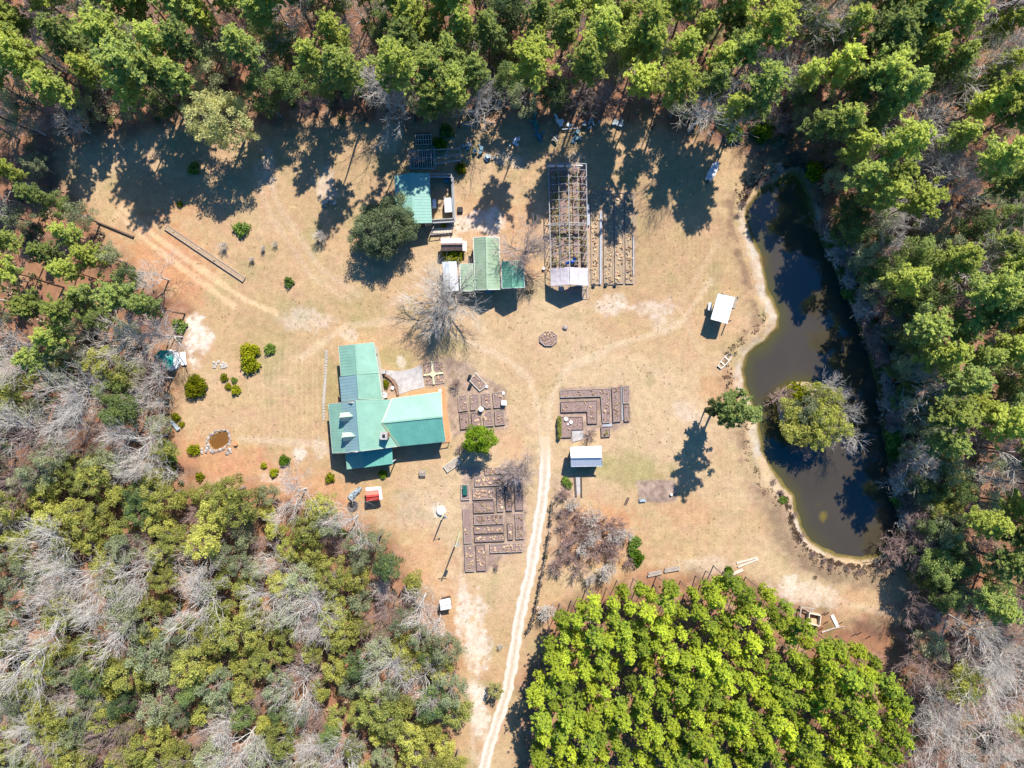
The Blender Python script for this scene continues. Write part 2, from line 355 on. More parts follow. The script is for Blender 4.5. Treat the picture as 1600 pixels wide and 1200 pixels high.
def ground_material():
    m = bpy.data.materials.new('dry_grass_ground'); m.use_nodes = True; t = m.node_tree; N = t.nodes; L = t.links
    b = N['Principled BSDF']; b.inputs['Roughness'].default_value = .95; b.inputs['Specular IOR Level'].default_value = .1
    at = N.new('ShaderNodeAttribute'); at.attribute_name = 'ground_colour'; at.attribute_type = 'GEOMETRY'
    g = N.new('ShaderNodeNewGeometry')
    def noise(sc, d=6, r=.7):
        n = N.new('ShaderNodeTexNoise'); n.inputs['Scale'].default_value = sc; n.inputs['Detail'].default_value = d; n.inputs['Roughness'].default_value = r
        L.new(g.outputs['Position'], n.inputs['Vector']); return n
    n1 = noise(.9, 9, .75); n2 = noise(3.5, 5); n3 = noise(.25, 6)
    mr = N.new('ShaderNodeMapRange'); mr.inputs[1].default_value = .3; mr.inputs[2].default_value = .7; mr.inputs[3].default_value = .70; mr.inputs[4].default_value = 1.04
    L.new(n1.outputs[0], mr.inputs[0])
    mr2 = N.new('ShaderNodeMapRange'); mr2.inputs[1].default_value = .3; mr2.inputs[2].default_value = .7; mr2.inputs[3].default_value = .80; mr2.inputs[4].default_value = 1.20
    L.new(n2.outputs[0], mr2.inputs[0])
    mu = N.new('ShaderNodeMath'); mu.operation = 'MULTIPLY'; L.new(mr.outputs[0], mu.inputs[0]); L.new(mr2.outputs[0], mu.inputs[1])
    sc = N.new('ShaderNodeVectorMath'); sc.operation = 'SCALE'; L.new(at.outputs['Color'], sc.inputs[0]); L.new(mu.outputs[0], sc.inputs['Scale'])
    hs = N.new('ShaderNodeHueSaturation')
    mr3 = N.new('ShaderNodeMapRange'); mr3.inputs[1].default_value = .3; mr3.inputs[2].default_value = .7; mr3.inputs[3].default_value = .487; mr3.inputs[4].default_value = .513
    L.new(n3.outputs[0], mr3.inputs[0]); L.new(mr3.outputs[0], hs.inputs['Hue']); L.new(sc.outputs[0], hs.inputs['Color'])
    L.new(hs.outputs[0], b.inputs['Base Color'])
    bp = N.new('ShaderNodeBump'); bp.inputs['Strength'].default_value = .5; bp.inputs['Distance'].default_value = .12
    L.new(n2.outputs[0], bp.inputs['Height']); L.new(bp.outputs[0], b.inputs['Normal'])
    return m
me = npmesh('ground', V, F, ground_material(), smooth=True)
color_attr(me, 'ground_colour', np.concatenate([C.reshape(-1, 3), np.ones((nx * ny, 1))], 1))
ground = bpy.data.objects.new('ground', me); col.objects.link(ground); tag(ground, kind='structure')

# pond water: murky brown body colour, clear reflecting surface; greenish over the shallows, rust spots of weed
def water_sheet(name, poly, z, step, margin, shallow, deep, spots=()):
    P = np.array(poly, float); x0, y0 = P.min(0) - 12; x1, y1 = P.max(0) + 12
    gx, gy = np.meshgrid(np.arange(x0, x1, step), np.arange(y0, y1, step))
    d = sdist(gx, gy, poly) * S + fbm(gx, gy, 22, 11, 5) * .3
    w = sst(-3.2, .1, d + .8 * fbm(gx, gy, 30, 5)); k = fbm(gx, gy, 40, 9)
    if name == 'pond_water':
        w = w * sst(1330, 1240, gx); dI = sdist(gx, gy, ISLAND) * S
        w = np.maximum(w, sst(2.2, 0, dI) * .7)
    A = np.zeros(gx.shape + (3,)) + np.array(deep); A = A * (1 + .12 * k[..., None])
    A = A * (1 - w[..., None]) + np.array(shallow) * w[..., None]
    for (x, y, r, sy, c) in spots:
        q = sst(1, .3, np.hypot(gx - x, (gy - y) / sy) / r + .6 * fbm(gx, gy, 12, 3, 4))
        A = A * (1 - q[..., None]) + np.array(c) * q[..., None]
    n_y, n_x = gx.shape; ix = np.arange(n_x * n_y).reshape(n_y, n_x)
    ok = (d < margin); ok = ok[:-1, :-1] & ok[1:, :-1] & ok[:-1, 1:] & ok[1:, 1:]
    Fc = np.stack([ix[1:, :-1], ix[1:, 1:], ix[:-1, 1:], ix[:-1, :-1]], -1)[ok]
    used = np.unique(Fc); re = np.full(n_x * n_y, -1); re[used] = np.arange(len(used))
    Vv = np.stack([(gx - 800) * S, (600 - gy) * S, np.full(gx.shape, z)], -1).reshape(-1, 3)[used]
    m = bpy.data.materials.new(name); m.use_nodes = True; t = m.node_tree; N = t.nodes; L = t.links
    b = N['Principled BSDF']; b.inputs['Roughness'].default_value = .06; b.inputs['IOR'].default_value = 1.38; b.inputs['Specular IOR Level'].default_value = .9
    at = N.new('ShaderNodeAttribute'); at.attribute_name = 'water_colour'; L.new(at.outputs['Color'], b.inputs['Base Color'])
    g = N.new('ShaderNodeNewGeometry'); nz = N.new('ShaderNodeTexNoise'); nz.inputs['Scale'].default_value = 1.5; nz.inputs['Detail'].default_value = 4
    L.new(g.outputs['Position'], nz.inputs['Vector']); bp = N.new('ShaderNodeBump'); bp.inputs['Strength'].default_value = .12; bp.inputs['Distance'].default_value = .06
    L.new(nz.outputs[0], bp.inputs['Height']); L.new(bp.outputs[0], b.inputs['Normal'])
    o = bpy.data.objects.new(name, npmesh(name, Vv, re[Fc], m, smooth=True)); col.objects.link(o)
    color_attr(o.data, 'water_colour', np.concatenate([A.reshape(-1, 3)[used], np.ones((len(used), 1))], 1))
    return o
pw = water_sheet('pond_water', POND, -.42, 4, 1.3, (.060, .054, .010), (.046, .037, .024),
                 ((1203, 357, 10, 1.3, (.17, .095, .012)), (1184, 342, 5, 1, (.10, .055, .012)), (1288, 808, 6, 1.8, (.12, .09, .015)), (1195, 408, 9, 1.2, (.08, .05, .01)), (1180, 320, 14, 1, (.05, .038, .02)), (1280, 790, 5, 1, (.06, .05, .015))))
tag(pw, kind='structure')

# sandy two-track drive laid on the ground
def strip(name, line, width, m, z=.05, wob=.25, step=.35):
    pts = [W(*p) for p in line]; out = []
    for a, b in zip(pts[:-1], pts[1:]):
        n = max(1, int((b - a).length / step)); out += [a.lerp(b, i / n) for i in range(n)]
    out.append(pts[-1]); A = np.array(out)[:, :2]
    for _ in range(25): A[1:-1] = (A[:-2] + A[1:-1] * 2 + A[2:]) / 4
    T = np.gradient(A, axis=0); T /= np.linalg.norm(T, axis=1)[:, None]; Nn = np.stack([-T[:, 1], T[:, 0]], 1)
    us = np.array([-1, -.9, -.6, -.3, 0, .3, .6, .9, 1.]); r = np.random.default_rng(len(line))
    rows = []
    wl = np.convolve(r.normal(0, wob, len(A) + 4), np.ones(3) / 3, 'same')[:len(A)]; wr = np.convolve(r.normal(0, wob, len(A) + 4), np.ones(3) / 3, 'same')[:len(A)]
    for u in us:
        hw = width / 2 + (wl if u < 0 else wr)
        q = A + Nn * (u * hw)[:, None]
        edge = -.055 if abs(u) == 1 else 0
        rows.append(np.concatenate([q, np.full((len(A), 1), z + edge)], 1))
    Vv = np.stack(rows, 1).reshape(-1, 3); k = len(us); ix = np.arange(len(A) * k).reshape(len(A), k)
    Fc = np.stack([ix[:-1, :-1], ix[:-1, 1:], ix[1:, 1:], ix[1:, :-1]], -1).reshape(-1, 4)[:, ::-1]
    o = bpy.data.objects.new(name, npmesh(name, Vv, Fc, m)); col.objects.link(o)
    uu = np.tile(us, len(A)); rut = np.exp(-((np.abs(uu) - .6) / .33) ** 2)
    color_attr(o.data, 'rut', np.stack([rut, rut, rut, np.ones_like(rut)], 1))
    fd = np.repeat(sst(6.5, 0.5, np.arange(len(A)) * step), k); color_attr(o.data, 'fade', np.stack([fd, fd, fd, np.ones_like(fd)], 1))
    return o
def road_material():
    m = bpy.data.materials.new('sandy_drive'); m.use_nodes = True; t = m.node_tree; N = t.nodes; L = t.links
    b = N['Principled BSDF']; b.inputs['Roughness'].default_value = .95
    at = N.new('ShaderNodeAttribute'); at.attribute_name = 'rut'
    g = N.new('ShaderNodeNewGeometry'); nz = N.new('ShaderNodeTexNoise'); nz.inputs['Scale'].default_value = 1.3; nz.inputs['Detail'].default_value = 9; nz.inputs['Roughness'].default_value = .75
    L.new(g.outputs['Position'], nz.inputs['Vector'])
    ma = N.new('ShaderNodeMath'); ma.operation = 'MULTIPLY_ADD'; ma.inputs[1].default_value = 2.6; ma.inputs[2].default_value = -1.3; L.new(nz.outputs[0], ma.inputs[0])
    ad = N.new('ShaderNodeMath'); ad.operation = 'ADD'; ad.use_clamp = True; L.new(at.outputs['Fac'], ad.inputs[0]); L.new(ma.outputs[0], ad.inputs[1])
    mx = N.new('ShaderNodeMix'); mx.data_type = 'RGBA'; mx.inputs[6].default_value = (.37, .29, .21, 1); mx.inputs[7].default_value = (.53, .46, .38, 1)
    L.new(ad.outputs[0], mx.inputs[0]); 
    af = N.new('ShaderNodeAttribute'); af.attribute_name = 'fade'; m2 = N.new('ShaderNodeMix'); m2.data_type = 'RGBA'; m2.inputs[7].default_value = (.42, .32, .21, 1)
    L.new(af.outputs['Fac'], m2.inputs[0]); L.new(mx.outputs[2], m2.inputs[6]); L.new(m2.outputs[2], b.inputs['Base Color']); return m
drive = strip('dirt_road', [(851, 682), (852, 733), (846, 790), (837, 845), (827, 900), (811, 966), (803, 1020), (795, 1070), (783, 1110), (766, 1160), (753, 1210), (735, 1290)], 1.95, road_material(), z=.075, wob=.16)
tag(drive, kind='structure')
# ------------------------------------------------------------------ vegetation: meshes of each kind, built once
def leaves(name, cen, rad, n_per, size, m, seed, elong=1.0, shell=.5, tvar=.25, tri=False, up=.35, flat=1.0, ttop=.0):
    r = np.random.default_rng(seed); cen = np.array(cen, float); rad = np.array(rad, float)
    k = np.repeat(np.arange(len(cen)), np.maximum(3, (n_per * (rad / rad.mean()) ** 2).astype(int)))
    n = len(k)
    d = r.normal(size=(n, 3)); d /= np.linalg.norm(d, axis=1)[:, None]
    rr = (shell + (1 - shell) * r.random(n) ** .7) * r.uniform(.75, 1.12, n)
    p = cen[k] + d * (rad[k] * rr)[:, None] * np.array([1, 1, flat])
    a = r.normal(size=(n, 3)) + d * .8 + np.array([0, 0, up]); a /= np.linalg.norm(a, axis=1)[:, None]      # leaf normal
    u = np.cross(a, r.normal(size=(n, 3))); u /= np.linalg.norm(u, axis=1)[:, None] + 1e-9
    if elong > 1.3:                                              # needles and blades point out of their tuft
        u = d + r.normal(size=(n, 3)) * .45
        if up > 1: u[:, 2] *= .45
        u /= np.linalg.norm(u, axis=1)[:, None]
    w = np.cross(a, u); w /= np.linalg.norm(w, axis=1)[:, None] + 1e-9
    s = size * r.uniform(.6, 1.35, n)[:, None]
    u = u * s * elong * .5; w = w * s * .5
    if tri: V = np.stack([p - u - w * .7, p - u + w * .7, p + u], 1); c = 3
    else: V = np.stack([p - u, p - w, p + u, p + w], 1); c = 4
    F = np.arange(n * c).reshape(n, c)
    me = npmesh(name, V.reshape(-1, 3), F, m)
    ct = r.uniform(-tvar, tvar, len(cen)) * 1.6
    if ttop: ct = ct + ttop * (cen[:, 2] - cen[:, 2].mean()) / (np.ptp(cen[:, 2]) + .01)  # clumps paler towards the crown top: sunlit tops put into the tint
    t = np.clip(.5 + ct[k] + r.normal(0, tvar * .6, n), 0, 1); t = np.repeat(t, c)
    color_attr(me, 'tint', np.stack([t, t, t, np.ones_like(t)], 1))
    return me
def tubes(name, segs, m, n=3):
    """segs: list of (p, q, r0, r1)"""
    P = np.array([s[0] for s in segs], float); Q = np.array([s[1] for s in segs], float)
    r0 = np.array([s[2] for s in segs]); r1 = np.array([s[3] for s in segs])
    d = Q - P; d /= np.linalg.norm(d, axis=1)[:, None] + 1e-9
    ref = np.where(np.abs(d[:, 2:3]) < .9, np.array([[0, 0, 1.]]), np.array([[1., 0, 0]]))
    u = np.cross(d, ref); u /= np.linalg.norm(u, axis=1)[:, None]; w = np.cross(d, u)
    rings = []
    for c, rr in ((P, r0), (Q, r1)):
        for i in range(n):
            t = 2 * math.pi * i / n; rings.append(c + (u * math.cos(t) + w * math.sin(t)) * rr[:, None])
    V = np.stack(rings, 1).reshape(-1, 3); b = np.arange(len(P))[:, None] * 2 * n
    F = np.concatenate([b + np.array([[i, (i + 1) % n, n + (i + 1) % n, n + i]]) for i in range(n)])
    return npmesh(name, V, F, m)
def grow(p, d, L, r, lev, rnd, segs, spread, nb, up=.12, taper=.62, tips=None, wig=.22):
    """a limb of three bent pieces that forks into thinner limbs"""
    k = 3 if lev > 0 else 2; q = Vector(p); dd = Vector(d).normalized(); pts = [q.copy()]
    for i in range(k):
        dd = (dd + Vector((rnd.gauss(0, wig), rnd.gauss(0, wig), rnd.gauss(0, wig * .7) + up))).normalized()
        q2 = q + dd * (L / k); a = r * (1 - (1 - taper) * i / k); b = r * (1 - (1 - taper) * (i + 1) / k)
        segs[lev].append((tuple(q), tuple(q2), a, b)); q = q2; pts.append(q.copy())
    if lev == 0:
        if tips is not None: tips.append(tuple(q))
        return
    for j in range(nb[lev]):
        t = rnd.uniform(.35, 1.0) if j else 1.0
        base = pts[0].lerp(pts[-1], t) if t < 1 else pts[-1]
        i = min(k - 1, int(t * k)); f = t * k - i
        base = pts[i].lerp(pts[i + 1], min(1, f))
        ax = dd.orthogonal().normalized(); ax.rotate(__import__('mathutils').Quaternion(dd, rnd.uniform(0, 6.283)))
        nd = (dd + ax * (math.tan(spread) * rnd.uniform(.5, 1.25))).normalized()
        grow(base, nd, L * rnd.uniform(.55, .8), max(r * taper * rnd.uniform(.5, .8), .014), lev - 1, rnd, segs, spread, nb, up, taper, tips, wig)
def bare(name, seed, h, spread, m_t, m_c, trunk=.3, r=.22, nb=(0, 5, 5, 5, 5), lim=6, up=.12, Lf=.34, ang=(.5, 1.1)):
    """leafless tree: trunk mesh (bole and main limbs), crown mesh (branches and twigs)"""
    rnd = random.Random(seed); segs = {i: [] for i in range(5)}; T = []
    th = h * trunk; a = Vector((0, 0, -.2)); lean = Vector((rnd.uniform(-.06, .06), rnd.uniform(-.06, .06), 1))
    b = lean * th; T.append((tuple(a), tuple(b * .5), r * 1.25, r)); T.append((tuple(b * .5), tuple(b), r, r * .85))
    for i in range(lim):
        az = 6.283 * (i + rnd.uniform(-.3, .3)) / lim; inc = rnd.uniform(*ang) if i else .1
        d = Vector((math.sin(inc) * math.cos(az), math.sin(inc) * math.sin(az), math.cos(inc)))
        grow(b * rnd.uniform(.8, 1), d, h * Lf * rnd.uniform(.8, 1.15), r * .5, 3, rnd, segs, spread, nb, up)
    tm = tubes(name + '_trunk', T + segs[3] + segs[2], m_t, 5)
    cm = tubes(name + '_crown', segs[1] + segs[0], m_c, 3)
    return dict(trunk=tm, crown=cm, h=h, hc=h * .72)
def pine(name, seed, h, cr, lo, m, nl=34, size=.36, npt=60, tr=.55, seg2=4, tilt=.25, dens=1.0, r0=.2, bark=None, upb=.5):
    """tall pine: straight bole, whorled limbs over the top part, needle tufts along them"""
    rnd = random.Random(seed); T = []; cen = []; rad = []
    dx, dy = rnd.uniform(-.02, .02), rnd.uniform(-.02, .02)
    top = lambda z: Vector((dx * z + .15 * math.sin(z * .4 + seed), dy * z + .15 * math.cos(z * .35 + seed), z))
    n = 8
    for i in range(n):
        z0, z1 = h * i / n - (.3 if i == 0 else 0), h * (i + 1) / n
        T.append((tuple(top(z0)), tuple(top(z1)), r0 * (1 - .9 * i / n), r0 * (1 - .9 * (i + 1) / n)))
    for i in range(nl):
        t = (i + rnd.random()) / nl; z = h * (lo + (1 - lo) * t ** .85)
        prof = (1 - t) ** .55 * (.55 + .45 * min(1, t * 3)) ; L = cr * (prof * rnd.uniform(.5, 1.3) + .12)
        az = i * 2.399 + rnd.uniform(-.5, .5); inc = tilt + .7 * t + rnd.uniform(-.15, .2)
        d = Vector((math.cos(az) * math.cos(inc), math.sin(az) * math.cos(inc), math.sin(inc)))
        p = top(z); q = p + d * L; T.append((tuple(p), tuple(q), .045 + .02 * (1 - t), .02))
        k = max(1, int(round(L * 1.7 * dens)))
        for j in range(k):
            u = 1 - j / max(1, k) * .72
            c = p.lerp(q, u) + Vector((rnd.gauss(0, .28), rnd.gauss(0, .28), rnd.gauss(.08, .15))) * (1.2 if j else .4)
            cen.append(tuple(c)); rad.append(tr * rnd.uniform(.7, 1.25) * (1 - .25 * t))
    for i in range(4):
        cen.append(tuple(top(h * (1 - .03 * i)) + Vector((rnd.gauss(0, .2), rnd.gauss(0, .2), 0)))); rad.append(tr * .8)
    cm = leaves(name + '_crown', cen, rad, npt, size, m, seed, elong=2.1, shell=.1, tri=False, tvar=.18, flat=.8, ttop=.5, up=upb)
    return dict(trunk=tubes(name + '_trunk', T, bark or M_bark, 5), crown=cm, h=h, hc=h * (lo + 1) / 2 + .12 * h)
def broad(name, seed, h, cr, m, nc=46, cs=.85, size=.26, npt=95, lo=.3, bark=None, elong=1.0, tvar=.2, r0=.22, holes=.2):
    """broadleaved or cedar crown: limbs carrying rounded leaf clumps with gaps between them"""
    rnd = random.Random(seed); T = []; cen = []; rad = []
    T.append(((0, 0, -.2), (0.1, 0, h * lo), r0, r0 * .8)); T.append(((.1, 0, h * lo), (0, .1, h * .75), r0 * .8, r0 * .25))
    zc = h * (lo + 1) / 2; hz = h * (1 - lo) / 2
    i = 0
    while len(cen) < nc:
        i += 1
        az = i * 2.399; ct = rnd.uniform(-.75, 1); st = math.sqrt(1 - ct * ct); f = rnd.uniform(.55, .95) * (1 + .16 * math.sin(az * 2 + seed) + .1 * math.sin(az * 5 + seed * 2))
        if rnd.random() < holes * .5: continue
        c = Vector((math.cos(az) * st * cr * f, math.sin(az) * st * cr * f, zc + ct * hz * f))
        cen.append(tuple(c)); rad.append(cs * rnd.uniform(.6, 1.25))
        if i % 2 == 0: T.append(((.05, .05, rnd.uniform(h * lo, h * .6)), tuple(c), .07, .025))
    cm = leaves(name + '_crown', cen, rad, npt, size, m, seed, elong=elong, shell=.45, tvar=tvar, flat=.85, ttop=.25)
    return dict(trunk=tubes(name + '_trunk', T, bark or M_greybark, 5), crown=cm, h=h, hc=h * .62)
def shrub(name, seed, rr, h, m, nc=12, cs=.4, size=.17, npt=70, elong=1.0):
    rnd = random.Random(seed); cen = []; rad = []; T = []
    for i in range(nc):
        az = i * 2.399; f = math.sqrt((i + .5) / nc) * .72; z = h * (1 - .62 * f) * rnd.uniform(.55, .95) if i % 3 else h * .35
        c = (math.cos(az) * rr * f, math.sin(az) * rr * f, max(.15, z - cs * .3)); cen.append(c); rad.append(cs * rnd.uniform(.75, 1.2))
        T.append(((c[0] * .15, c[1] * .15, 0), c, .025, .01))
    return dict(trunk=tubes(name + '_stems', T, M_greybark, 3), crown=leaves(name + '_foliage', cen, rad, npt, size, m, seed, elong=elong, shell=.4, tvar=.2, up=.6, ttop=.2), h=h, hc=h * .6)

PINES = [pine('tall_pine', 100 + i, h, cr * 1.05, lo + .08, L_pine, nl=nl + 12, tr=.36, npt=15, size=.18, r0=.2, dens=2.5, upb=1.5) for i, (h, cr, lo, nl) in enumerate(((21, 3.0, .50, 46), (19, 2.7, .46, 38), (22.5, 3.3, .55, 44), (17.5, 2.8, .45, 38), (20, 3.5, .58, 40), (18, 2.4, .5, 34)))]
YOUNG = [pine('young_pine', 200 + i, h, cr * .92, lo + .06, L_young, nl=nl + 12, tr=.25, npt=12, size=.155, r0=.1, tilt=.35, bark=M_greybark, dens=3.0, upb=1.2) for i, (h, cr, lo, nl) in enumerate(((11.5, 1.55, .52, 26), (10.8, 1.7, .5, 28), (12.3, 1.45, .56, 24), (11.0, 1.8, .55, 28), (9.8, 1.5, .5, 24)))]
OLIVE = [broad('olive_oak', 300 + i, h, cr, L_olive, nc=nc + 8, cs=.72, size=.19, npt=105, lo=.35) for i, (h, cr, nc) in enumerate(((9.5, 2.7, 34), (8, 2.3, 28), (10.5, 3.1, 42), (7, 2.0, 24)))]
DARK = [broad('dark_evergreen', 320 + i, h, cr, L_dark, nc=nc + 6, cs=.78, size=.20, npt=115, lo=.3) for i, (h, cr, nc) in enumerate(((11, 2.8, 38), (13, 2.6, 40), (9, 2.4, 30)))]
GREYG = [broad('grey_green_tree', 340 + i, h, cr, L_grey, nc=nc + 4, cs=.75, size=.18, npt=95, lo=.3, holes=.6) for i, (h, cr, nc) in enumerate(((10, 2.6, 30), (8.5, 2.3, 26), (12, 2.8, 34)))]
BARE = [bare('pale_bare_tree', 400 + i, h, sp, M_palebark, M_twig, trunk=tr, r=.16, lim=lim, Lf=.33) for i, (h, sp, tr, lim) in enumerate(((13, .6, .35, 6), (11, .7, .3, 6), (15, .55, .4, 7), (9.5, .75, .28, 5), (12, .65, .3, 7)))]
BROWN = [bare('brown_bare_tree', 430 + i, h, sp, M_greybark, M_redtwig, trunk=tr, r=.13, lim=lim, Lf=.33) for i, (h, sp, tr, lim) in enumerate(((9, .65, .25, 6), (7, .75, .2, 7), (11, .6, .3, 6)))]
SHR_Y = [shrub('yellow_green_shrub', 500 + i, 1., 1.3, L_lime) for i in range(3)]
L_shrub = leafmat('shrub_leaves', (.10, .17, .04), (.26, .36, .06), trans=.4)
SHR_D = [shrub('dark_shrub', 510 + i, 1., 1.2, L_shrub) for i in range(3)]
SHR_G = [shrub('green_shrub', 520 + i, 1., 1.3, L_bright) for i in range(3)]
SHR_B = [bare('bare_shrub', 530 + i, 2.4, .6, M_palebark, M_twig, trunk=.05, r=.04, lim=11, Lf=.42, nb=(0, 4, 4, 4, 3), up=.16, ang=(.2, 1.0)) for i in range(3)]
SHR_R = [bare('reddish_shrub', 540 + i, 2.4, .6, M_redtwig, M_redtwig, trunk=.05, r=.04, lim=11, Lf=.42, nb=(0, 4, 4, 4, 3), up=.16, ang=(.2, 1.0)) for i in range(3)]

def plant(kind, name, x, y, s, rz, label, cat, group=None, parts=('trunk', 'crown'), sz=None, z=0.0):
    o = thing(name, (x, y, z), label, cat, group)
    for key, pn in zip(('trunk', 'crown'), parts):
        c = bpy.data.objects.new(pn, kind[key]); col.objects.link(c); c.parent = o
    o.rotation_euler = (0, 0, rz); o.scale = (s, s, sz or s)
    return o
prnd = random.Random(11)
def inside(px, py, poly):
    c = False
    for i in range(len(poly)):
        (a, b), (d, e) = poly[i], poly[(i + 1) % len(poly)]
        if (b > py) != (e > py) and px < (d - a) * (py - b) / (e - b) + a: c = not c
    return c
def nearest(px, py, poly):
    return float(sdist(np.array([float(px)]), np.array([float(py)]), poly)[0])
USED = []
def scatter(poly, gap, picks, seed, marg=0, hh=(.88, 1.12), tries=30000, cond=None, sc=(.85, 1.15)):
    """fill the area (crowns as seen in the photo) with trees at least gap pixels apart"""
    r = random.Random(seed); xs_ = [p[0] for p in poly]; ys_ = [p[1] for p in poly]; got = []; out = []
    names = [p[0] for p in picks]; wts = [p[1] for p in picks]
    for _ in range(tries):
        px, py = r.uniform(min(xs_), max(xs_)), r.uniform(min(ys_), max(ys_))
        if not inside(px, py, poly) or any((px - a) ** 2 + (py - b) ** 2 < q * q for a, b, q in AVOID): continue
        nm = r.choices(names, wts)[0]
        g = gap * {'pine': 1, 'young': 1, 'bare': 1.05, 'brown': .9, 'olive': .95, 'dark': .9, 'greyg': .9}.get(nm, 1)
        if any((px - a) ** 2 + (py - b) ** 2 < ((g + c) / 2) ** 2 for a, b, c in got): continue
        kinds = KIND[nm]; kv = r.choice(kinds); s = r.uniform(*sc); hc = kv['hc'] * s
        k = (H - hc) / H; bx, by = 800 + (px - 800) * k, 600 + (py - 600) * k
        if nearest(bx, by, CLEAR) < marg or nearest(bx, by, POND) < 5: continue
        got.append((px, py, g)); out.append((nm, kv, px, py, (bx - 800) * S, (600 - by) * S, s, r.uniform(0, 6.283)))
    return out
KIND = dict(pine=PINES, young=YOUNG, olive=OLIVE, dark=DARK, greyg=GREYG, bare=BARE, brown=BROWN)
NAMES = dict(pine=('tall_pine_tree', 'pine tree', 'tall green pine'), young=('young_pine_tree', 'young pine tree', 'young slender pine'),
             olive=('olive_green_oak', 'oak tree', 'olive green oak'), dark=('dark_evergreen_tree', 'evergreen tree', 'dark evergreen'),
             greyg=('grey_green_tree', 'thin leaved tree', 'grey green tree'), bare=('pale_bare_tree', 'bare tree', 'leafless grey tree'),
             brown=('brown_bare_tree', 'bare tree', 'leafless brown tree'))
LAND = [(60, 60, 'top left corner'), (190, 60, 'top edge left of the pale round tree'), (330, 70, 'top edge above the pale round tree'), (60, 160, 'left end of the north shade line'),
        (200, 160, 'north shade left of the pale round tree'), (460, 60, 'top edge right of the pale round tree'), (460, 150, 'north shade above the teal barn'), (600, 60, 'top edge above the teal barn'),
        (660, 160, 'woods behind the lumber frame'), (740, 60, 'top edge above the lumber frame'), (880, 60, 'top edge above the greenhouse'), (830, 150, 'woods behind the junk piles'),
        (1010, 60, 'top edge right of the greenhouse'), (1010, 150, 'woods behind the nursery rows'), (1130, 60, 'top edge above the metal boat'), (1130, 150, 'woods behind the metal boat'),
        (1260, 60, 'top edge above the pond'), (1280, 180, 'woods at the pond north tip'), (1400, 60, 'top edge toward the right corner'), (1540, 60, 'top right corner'),
        (1420, 180, 'woods northeast of the pond'), (1550, 200, 'right edge below the corner'), (1370, 320, 'bank beside the upper pond'), (1480, 320, 'woods behind the upper pond'), (1580, 340, 'right edge behind the upper pond'),
        (1420, 460, 'bank across from the boathouse'), (1560, 480, 'right edge across from the boathouse'), (1440, 600, 'bank across from the island'), (1560, 620, 'right edge across from the island'),
        (1470, 740, 'bank beside the lower pond'), (1570, 760, 'right edge behind the lower pond'), (1500, 880, 'woods southeast of the pond'), (1590, 900, 'right edge below the pond'),
        (1470, 1030, 'thicket right of the plantation'), (1570, 1040, 'right edge of the bare thicket'), (1490, 1150, 'bottom of the bare thicket'), (1580, 1170, 'bottom right corner'),
        (40, 290, 'left edge above the sand track'), (110, 360, 'end of the orange sand track'), (50, 420, 'left edge below the sand track'), (170, 440, 'wood edge left of the sand track'), (60, 520, 'left edge level with the barnyard'),
        (180, 520, 'wood edge above the gazebo'), (60, 620, 'left edge level with the gazebo'), (200, 600, 'woods left of the gazebo'), (60, 710, 'left edge level with the rock pond'), (210, 700, 'woods left of the rock pond'),
        (60, 800, 'left edge of the mixed woods'), (180, 800, 'mixed woods below the garden cart'), (310, 820, 'mixed woods below the rock pond'), (440, 800, 'mixed woods left of the playhouse'),
        (560, 870, 'mixed woods below the playhouse'), (60, 920, 'left edge of the wide mixed woods'), (190, 930, 'inner left mixed woods'), (320, 940, 'middle of the mixed woods'), (450, 940, 'inner right mixed woods'), (600, 960, 'mixed woods left of the pump shed'),
        (70, 1050, 'low left edge of the mixed woods'), (210, 1060, 'lower inner mixed woods'), (350, 1060, 'lower middle mixed woods'), (490, 1060, 'lower right mixed woods'), (640, 1070, 'wood edge beside the drive'),
        (80, 1160, 'bottom left corner'), (220, 1170, 'bottom edge near the left corner'), (370, 1170, 'bottom edge of the mixed woods'), (510, 1170, 'bottom edge right of the oaks'), (650, 1170, 'bottom edge beside the sandy drive')]
PLAND = [(890, 980, 'northwest corner'), (960, 940, 'north edge left part'), (1050, 950, 'north edge middle part'), (1130, 930, 'north edge below the boards'), (1210, 930, 'north edge right part'), (870, 1070, 'west edge'), (960, 1020, 'upper left part'),
         (1060, 1030, 'upper middle part'), (1150, 1010, 'upper gap'), (1240, 1010, 'edge by the box frame'), (1340, 1050, 'northeast corner'), (870, 1160, 'southwest corner'), (960, 1110, 'left middle part'), (1060, 1110, 'centre'),
         (1160, 1100, 'right middle part'), (1270, 1100, 'eastern part'), (1380, 1130, 'east edge'), (980, 1180, 'bottom left part'), (1080, 1180, 'bottom middle part'), (1190, 1180, 'bottom right part'), (1320, 1180, 'southeast corner')]
SEEN = {}
def where(zone, px, py):
    L_ = PLAND if zone == 'plantation' else LAND
    return min(L_, key=lambda t: (t[0] - px) ** 2 + (t[1] - py) ** 2)[2]
def put(zone, lst):
    best = {}
    for t in lst:
        k = (where(zone, t[2], t[3]), t[0]); best.setdefault(k, []).append(t)
    for (w, nm), ts in best.items():
        n, c, l = NAMES[nm]; at = ('at the ' + w) if zone != 'plantation' else 'at the ' + w + ' of the pines'
        ts.sort(key=lambda t: t[2]); g = '%s %s' % (c + 's', at)
        for i, (nm, kv, px, py, x, y, s, rz) in enumerate(ts):
            lab = l if len(ts) == 1 else ('leftmost ' + l if i == 0 else ('rightmost ' + l if i == len(ts) - 1 else ORD[i] + ' ' + l + ' from left'))
            plant(kv, n, x, y, s, rz, lab + ' ' + at, c, g)
ORD = 'first second third fourth fifth sixth seventh eighth ninth tenth eleventh twelfth thirteenth fourteenth fifteenth sixteenth seventeenth eighteenth nineteenth twentieth'.split() + ['later'] * 40
